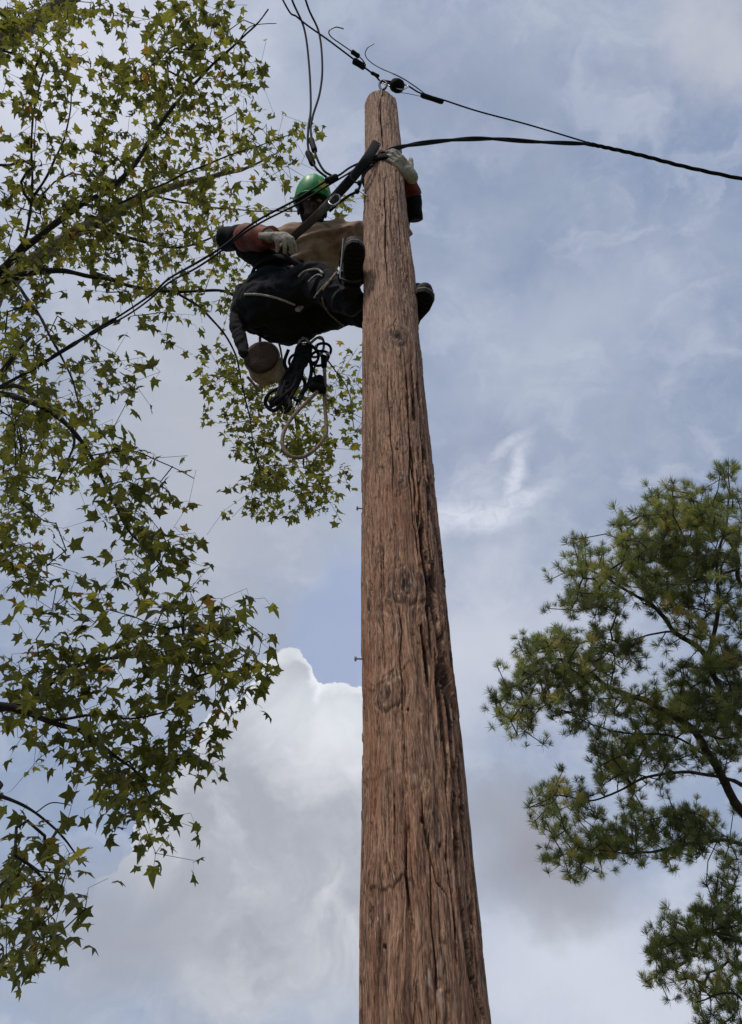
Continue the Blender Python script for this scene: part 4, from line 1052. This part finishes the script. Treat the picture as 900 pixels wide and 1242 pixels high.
# orange rubber gauntlets with black ends
def gauntlet(A_, Bm, C_, ra, rm, rc):
    L1 = catmull([A_, A_.lerp(Bm, .5), Bm], 5); L2 = catmull([Bm, Bm.lerp(C_, .5), C_], 6); f1 = lambda s: ra+(rm-ra)*s; f2 = lambda s: rm*1.03+(rc-rm)*s
    g = child('rubber_gauntlet', tube_mesh('rubber_gauntlet', L2, lambda s: f2(s)*(1+.05*math.sin(s*14)), 22, wob=.10), M['orange'], man)
    child('black_cuff', tube_mesh('black_cuff', L1, lambda s: f1(s)*(1.0 if s > .08 else 1.06)*(1+.04*math.sin(s*11)), 22, wob=.10), M['black_rubber'], g)
gauntlet(Y(273, 290, 2.42), Y(298, 289, 2.36), Y(330, 288, 2.24), .072, .084, .060)
gauntlet(Y(503, 266, 2.38), Y(501.5, 238, 2.28), Y(490, 200, 2.10), .052, .054, .040)
b2 = bmesh.new(); capsule(b2, Y(298, 300, 2.44), Y(330, 318, 2.46), .07, .09); capsule(b2, Y(330, 318, 2.46), J['wai'], .09, .1)
child('rubber_sleeve', remeshed('rubber_sleeve', b2, .011, 3, fold=.008, fscale=(9, 9, 9)), M['black_rubber'], man)

# boots
def boot(heel, toe, up, sc=1.0, flip=1):
    f = (toe-heel); L_ = f.length; f.normalize(); up = (up-f*up.dot(f)).normalized(); x = f.cross(up)*flip
    def lp_(a, b, c_): return heel + x*(a*sc) + f*(b*L_) + up*(c_*sc)
    bm = bmesh.new()
    capsule(bm, lp_(0, .10, .045), lp_(.004, .80, .035), .040*sc, .044*sc); capsule(bm, lp_(.004, .62, .03), lp_(.006, .84, .03), .045*sc, .042*sc)
    capsule(bm, lp_(0, .14, .05), lp_(0, .50, .06), .042*sc, .040*sc); capsule(bm, lp_(0, .16, .05), lp_(0, .10, .26), .046*sc, .058*sc); capsule(bm, lp_(0, .5, .055), lp_(0, .2, .16), .038*sc, .045*sc)
    up_ = child('boot', remeshed('boot', bm, .007, 3, fold=.002, fscale=(20, 20, 20)), M['boot'], man)
    prof = [(0, -.034), (.04, -.037), (.2, -.033), (.38, -.028), (.55, -.037), (.72, -.047), (.86, -.045), (.95, -.034), (1.0, -.012), (1.0, .014), (.94, .036), (.84, .045), (.70, .047), (.55, .041), (.38, .034), (.2, .036), (.04, .038), (0, .034)]
    def slab(z0, z1, pr, grow, name, mt, root):
        n = len(pr); V = [lp_(a*grow, b, z0) for b, a in pr] + [lp_(a*grow, b, z1) for b, a in pr]
        F = [tuple(range(n)), tuple(range(2*n-1, n-1, -1))] + [(k, (k+1) % n, n+(k+1) % n, n+k) for k in range(n)]
        return child(name, mesh_from(name, V, F, False), M[mt], root)
    s_ = slab(-.020, .000, prof, 1.0, 'sole', 'sole', up_)
    slab(.0012, .010, prof, 1.05, 'welt', 'welt', up_)
    slab(-.044, -.0205, [(b*.27+.005, a) for b, a in prof], .97, 'heel', 'sole', up_)
    for i in range(7):                                    # tread lugs
        b0 = .42+i*.077; wd = .030 if i < 6 else .022
        for sg in (-1, 1): slab(-.027, -.0205, [(b0, sg*.006), (b0+.045, sg*.006), (b0+.052, sg*wd), (b0+.007, sg*wd)][::sg], 1.0, 'tread_lug', 'sole', s_)
    return lp_
lpR = boot(Y(425, 362, 2.27), Y(431, 291, 1.93), Vector((0, .15, 1)), 1.16)
lpL = boot(Y(489, 408, 2.40), Y(519, 351, 2.08), Vector((.1, .25, 1)), 1.18)
# climbing irons: steel shank down the inside of the leg, stirrup and spur
def iron(lp_, knee, sg, spur):
    root_ = man
    P = [lp_(sg*.050, .35, .34), lp_(sg*.052, .35, .15), lp_(sg*.054, .38, .0), lp_(sg*.045, .40, -.035), lp_(0, .40, -.048), lp_(-sg*.042, .40, -.035)]
    g = child('climbing_iron', tube_mesh('climbing_iron', catmull(P, 6), .0065, 8), M['dark_steel'], root_)
    a = lp_(sg*.058, .36, .05); Vn, Fn = lathe([(.009, 0), (.008, .03), (.001, .085)], 8, spur-a, a); child('spur', mesh_from('spur', Vn, Fn), M['dark_steel'], g)
    for h in (.10, .22, .30):
        q = [lp_(math.cos(t_)*.058, .16+math.sin(t_)*.16, h) for t_ in np.linspace(0, 2*math.pi, 17)]
        child('ankle_strap', tube_mesh('ankle_strap', q, .011, 6), M['web_dark'], g)
iron(lpR, J['rk'], 1, pole_c(lpR(0, 0, 0).z)+Vector((0, 0, -.04)))
if False: iron(lpL, J['lk'], -1, pole_c(lpL(0, 0, 0).z)+Vector((0, 0, -.04)))

# ------------------------------------------------------------------ tool belt worn by the lineman
def wrap_belt(c_, axis, rad, r_, mt, name, root, sq=.85, n_=33):
    u, v = frame(axis); P = [c_ + u*math.cos(t_)*rad + v*math.sin(t_)*rad*sq for t_ in np.linspace(0, 2*math.pi, n_)]
    return child(name, tube_mesh(name, P, r_, 8, flat=(axis.normalized(), 2.6)), M[mt], root)
wrap_belt(J['pel'].lerp(J['wai'], .45), J['wai']-J['pel'], .225, .011, 'web_dark', 'tool_belt', man, .92)
bm = bmesh.new(); capsule(bm, Y(292, 352, 2.66), Y(287, 395, 2.68), .040, .045); capsule(bm, Y(287, 395, 2.68), Y(296, 428, 2.70), .045, .030); ellipsoid(bm, Y(291, 372, 2.64), (.05, .05, .08))
child('tool_holster', remeshed('tool_holster', bm, .008, 2, fold=.006, fscale=(14, 14, 14)), M['web_dark'], man)

# ------------------------------------------------------------------ climbing strap
st = thing('climbing_strap', 'wide dark webbing strap slanting from the pole across his face down to the waist', 'strap', loc=Y(455, 190, 2.03))
NS = -SG.normalized()
P = [Y(457, 173, 2.01), Y(452, 182, 2.00), Y(444, 194, 2.00), Y(432, 210, 2.04), Y(416, 228, 2.08), Y(403, 243, 2.11)]
child('dark_webbing', tube_mesh('dark_webbing', catmull(P, 8), .030, 10, flat=(NS, .30), wob=.12), M['web_dark'], st)
P = [Y(409, 237, 2.09), Y(400, 245, 2.11), Y(387, 259, 2.12), Y(372, 273, 2.18), Y(356, 287, 2.26), Y(344, 302, 2.36), Y(336, 318, 2.44)]
child('grey_webbing', tube_mesh('grey_webbing', catmull(P, 8), .025, 10, flat=(NS, .22), wob=.08), M['web_grey'], st)
zz_ = Y(458, 193, 2.05).z; pc = pole_c(zz_); rd = pole_r(zz_)
P = [Vector((pc.x - math.sin(t_)*(rd+.014), pc.y + math.cos(t_)*(rd+.014), zz_ + .02*math.cos(t_+.6))) for t_ in np.linspace(0, 2*math.pi, 49)]
child('pole_wrap', tube_mesh('pole_wrap', P, .010, 8, flat=(Vector((0, 0, 1)), 3.4), wob=.1), M['web_dark'], st)
Vn, Fn = tube(catmull([Y(406, 236, 2.07), Y(401, 241, 2.08), Y(399, 246, 2.08), Y(405, 249, 2.08), Y(412, 243, 2.08), Y(411, 237, 2.07), Y(406, 236, 2.07)], 5), .0055, 6)
child('adjuster_buckle', mesh_from('adjuster_buckle', Vn, Fn), M['steel'], st)
rp = thing('positioning_rope', 'thin black rope with knots beside the wide strap, left of the pole under the splice', 'rope', loc=Y(440, 210, 2.05))
P = [Y(452, 200, 2.02), Y(444, 208, 2.04), Y(439, 218, 2.06), Y(434, 231, 2.08), Y(422, 238, 2.1), Y(411, 246, 2.12), Y(400, 256, 2.14)]
child('rope_strand', tube_mesh('rope_strand', catmull(P, 8), .0085, 8, wob=.2), M['cable'], rp)
child('rope_tail', tube_mesh('rope_tail', catmull([Y(434, 230, 2.08), Y(439, 234, 2.08), Y(446, 238, 2.07)], 5), .0035, 6), M['wire'], rp)
child('rope_tail', tube_mesh('rope_tail', catmull([Y(425, 212, 2.03), Y(428, 220, 2.05), Y(437, 222, 2.06)], 5), .0055, 6), M['cable'], rp)
for a, b in ((436, 222), (433, 232), (426, 211)):
    b2 = bmesh.new(); ellipsoid(b2, Y(a, b, 2.06), (.016, .016, .020), None, 12); e = bpy.data.meshes.new('knot'); b2.to_mesh(e); b2.free(); child('knot', e, M['cable'], rp)

# ------------------------------------------------------------------ gear hanging from the belt
bag = thing('canvas_bucket', 'round tan canvas tool bucket with brown leather bottom hanging under the lineman', 'bucket', loc=Y(319, 440, 2.78))
bc = Y(317, 433, 2.70); bax = (ray(320, 440).normalized() + CU*-.50 + CR*.24).normalized()                      # open end up, tilted
Vn, Fn = lathe([(.118, .012), (.125, .05), (.130, .12), (.132, .18), (.137, .185), (.130, .187), (.124, .18), (.120, .12), (.114, .05), (.10, .03)], 32, bax, bc)
for i, v in enumerate(Vn): Vn[i] = bc + (v-bc)*.80 + Vector([mnoise.noise(v*9+Vector((k*5, 0, 0))) for k in range(3)])*.008
child('canvas_side', mesh_from('canvas_side', Vn, Fn), M['canvas'], bag)
Vn, Fn = lathe([(.02, -.004), (.10, -.006), (.121, -.001), (.126, .012), (.127, .030), (.1235, .034)], 32, bax, bc)
for i, v in enumerate(Vn): Vn[i] = bc + (v-bc)*.80 + Vector([mnoise.noise(v*9+Vector((k*5, 0, 0))) for k in range(3)])*.008
child('leather_bottom', mesh_from('leather_bottom', Vn, Fn), M['canvas_base'], bag)
Vn, Fn = [], []
P = [bc + bax*.012 + (frame(bax)[0]*math.cos(t_) + frame(bax)[1]*math.sin(t_))*.104 for t_ in np.linspace(0, 2*math.pi, 33)]
child('bottom_piping', tube_mesh('bottom_piping', P, .006, 6), M['rope'], bag)
u_, v_ = frame(bax)
child('handle', tube_mesh('handle', catmull([bc+bax*.22+u_*.14, bc+bax*.34+u_*.09+v_*.02, Y(318, 400, 2.74), bc+bax*.34-u_*.09, bc+bax*.22-u_*.14], 8), .009, 7), M['rope'], bag)
def carabiner(c_, ax_u, ax_v, L_, W_, r_=.006, mt='steel', label=None, group='clips hanging from the tool belt'):
    root = thing('carabiner', label, 'carabiner', group, loc=c_); ax_u = ax_u.normalized(); ax_v = (ax_v-ax_u*ax_v.dot(ax_u)).normalized(); P = []
    for t_ in np.linspace(.35, 2*math.pi-.35, 26):
        P.append(c_ + ax_u*math.cos(t_)*L_*.5 + ax_v*(math.sin(t_)*W_*.5*(1.15-.25*math.cos(t_))))
    child('frame', tube_mesh('frame', P, r_, 8), M[mt], root); child('gate', tube_mesh('gate', [P[-1], P[0]], r_*1.35, 8), M['steel'], root)
    return root
YG = 2.76
caN = [(362, 436, .11, .06, .3, 'black_rubber', 'black clip beside the leather bucket, left of the ring cluster'), (384, 421, .12, .07, 1.2, 'steel', 'bare steel clip at the top of the cluster right of the bucket'),
       (376, 428, .11, .06, 2.2, 'black_rubber', 'dark clip in the middle of the cluster under the seat'), (388, 434, .10, .07, .5, 'black_rubber', 'dark clip at the right end of the cluster, above the rope loop'),
       (369, 420, .10, .06, 1.7, 'steel', 'steel clip just under his seat, above the black strap bundle'), (392, 424, .09, .06, 2.7, 'black_rubber', 'rightmost black clip under the lineman, nearest the pole')]
for a, b, L_, W_, rot, mt_, lab in caN:
    cc_ = Y(a, b, YG); ax_u = CR*math.cos(rot)+CU*math.sin(rot)+n0*random.uniform(-.4, .4); carabiner(cc_, ax_u, -CR*math.sin(rot)+CU*math.cos(rot)+n0*random.uniform(-.4, .4), L_*1.15, W_*1.1, .0085, mt_, lab)
gs = thing('gear_sling', 'black bundle of straps and pouch hanging between the tan bucket and the rope loop', 'gear bundle', loc=Y(362, 430, YG))
bm = bmesh.new(); capsule(bm, Y(366, 424, YG), Y(360, 452, YG), .034, .022); capsule(bm, Y(360, 452, YG), Y(349, 472, YG), .020, .022); capsule(bm, Y(349, 472, YG), Y(346, 490, YG), .024, .012)
capsule(bm, Y(352, 468, YG), Y(333, 488, YG), .014, .024); capsule(bm, Y(366, 440, YG), Y(372, 424, YG), .03, .03)
child('pouch', remeshed('pouch', bm, .007, 2, fold=.010, fscale=(22, 22, 22), fine=.004), M['web_dark'], gs)
for pts in ([(372, 428), (378, 446), (374, 466), (366, 478), (360, 492)], [(360, 430), (352, 446), (342, 462), (336, 480), (326, 488)], [(356, 440), (346, 470), (352, 492), (344, 500), (336, 486)], [(368, 440), (364, 460), (352, 484), (346, 498)], [(350, 424), (345, 440), (350, 456), (341, 476), (345, 492)], [(374, 422), (371, 440), (361, 456), (355, 470), (339, 484), (328, 494)], [(362, 450), (370, 466), (362, 486), (352, 476), (348, 462)], [(340, 470), (326, 478), (322, 490), (332, 498), (344, 488)]):
    child('strap', tube_mesh('strap', catmull([Y(a, b, YG+random.uniform(-.05, .03)) for a, b in pts], 8), .011, 7, flat=(NS, .5), wob=.2), M['web_dark'], gs)
for pts in ([(300, 398), (309, 403), (318, 408), (330, 414), (343, 412)], [(340, 410), (352, 414), (364, 412), (378, 410)]):
    child('strap', tube_mesh('strap', catmull([Y(a, b, 2.76) for a, b in pts], 8), .010, 7), M['web_dark'], gs)
for pts, r_ in (([(345, 498), (342, 508), (347, 512)], .004), ([(354, 478), (362, 486), (358, 498)], .004)):
    child('hook', tube_mesh('hook', catmull([Y(a, b, YG) for a, b in pts], 8), r_, 6), M['steel'], gs)
rl = thing('rope_loop', 'stiff tan rope loop hanging below the lineman against the leaves', 'rope', loc=Y(393, 432, 2.74))
P = [Y(388, 472, 2.72), Y(378, 482, 2.72), Y(362, 498, 2.72), Y(350, 513, 2.72), Y(343, 529, 2.72), Y(344, 544, 2.73), Y(354, 554, 2.74), Y(368, 554, 2.75), Y(382, 545, 2.75), Y(393, 531, 2.75), Y(396, 520, 2.75), Y(394, 490, 2.75), Y(394, 460, 2.75), Y(393, 440, 2.75)]
child('rope', tube_mesh('rope', catmull(P, 8), .0105, 9, wob=.15), M['rope'], rl)
bm = bmesh.new(); capsule(bm, Y(380, 466, 2.72), Y(386, 462, 2.72), .032, .036); capsule(bm, Y(381, 470, 2.72), Y(390, 472, 2.72), .030, .026)
child('rope_grab', remeshed('rope_grab', bm, .006, 2, fold=.004, fscale=(30, 30, 30)), M['black_rubber'], rl)
child('cord', tube_mesh('cord', catmull([Y(383, 458, 2.72), Y(381, 448, 2.73), Y(386, 436, 2.74)], 6), .006, 7), M['cable'], rl)
bm = bmesh.new(); capsule(bm, Y(393, 434, 2.74), Y(393, 444, 2.74), .02, .018); child('end_fitting', remeshed('end_fitting', bm, .005, 2), M['black_rubber'], rl)
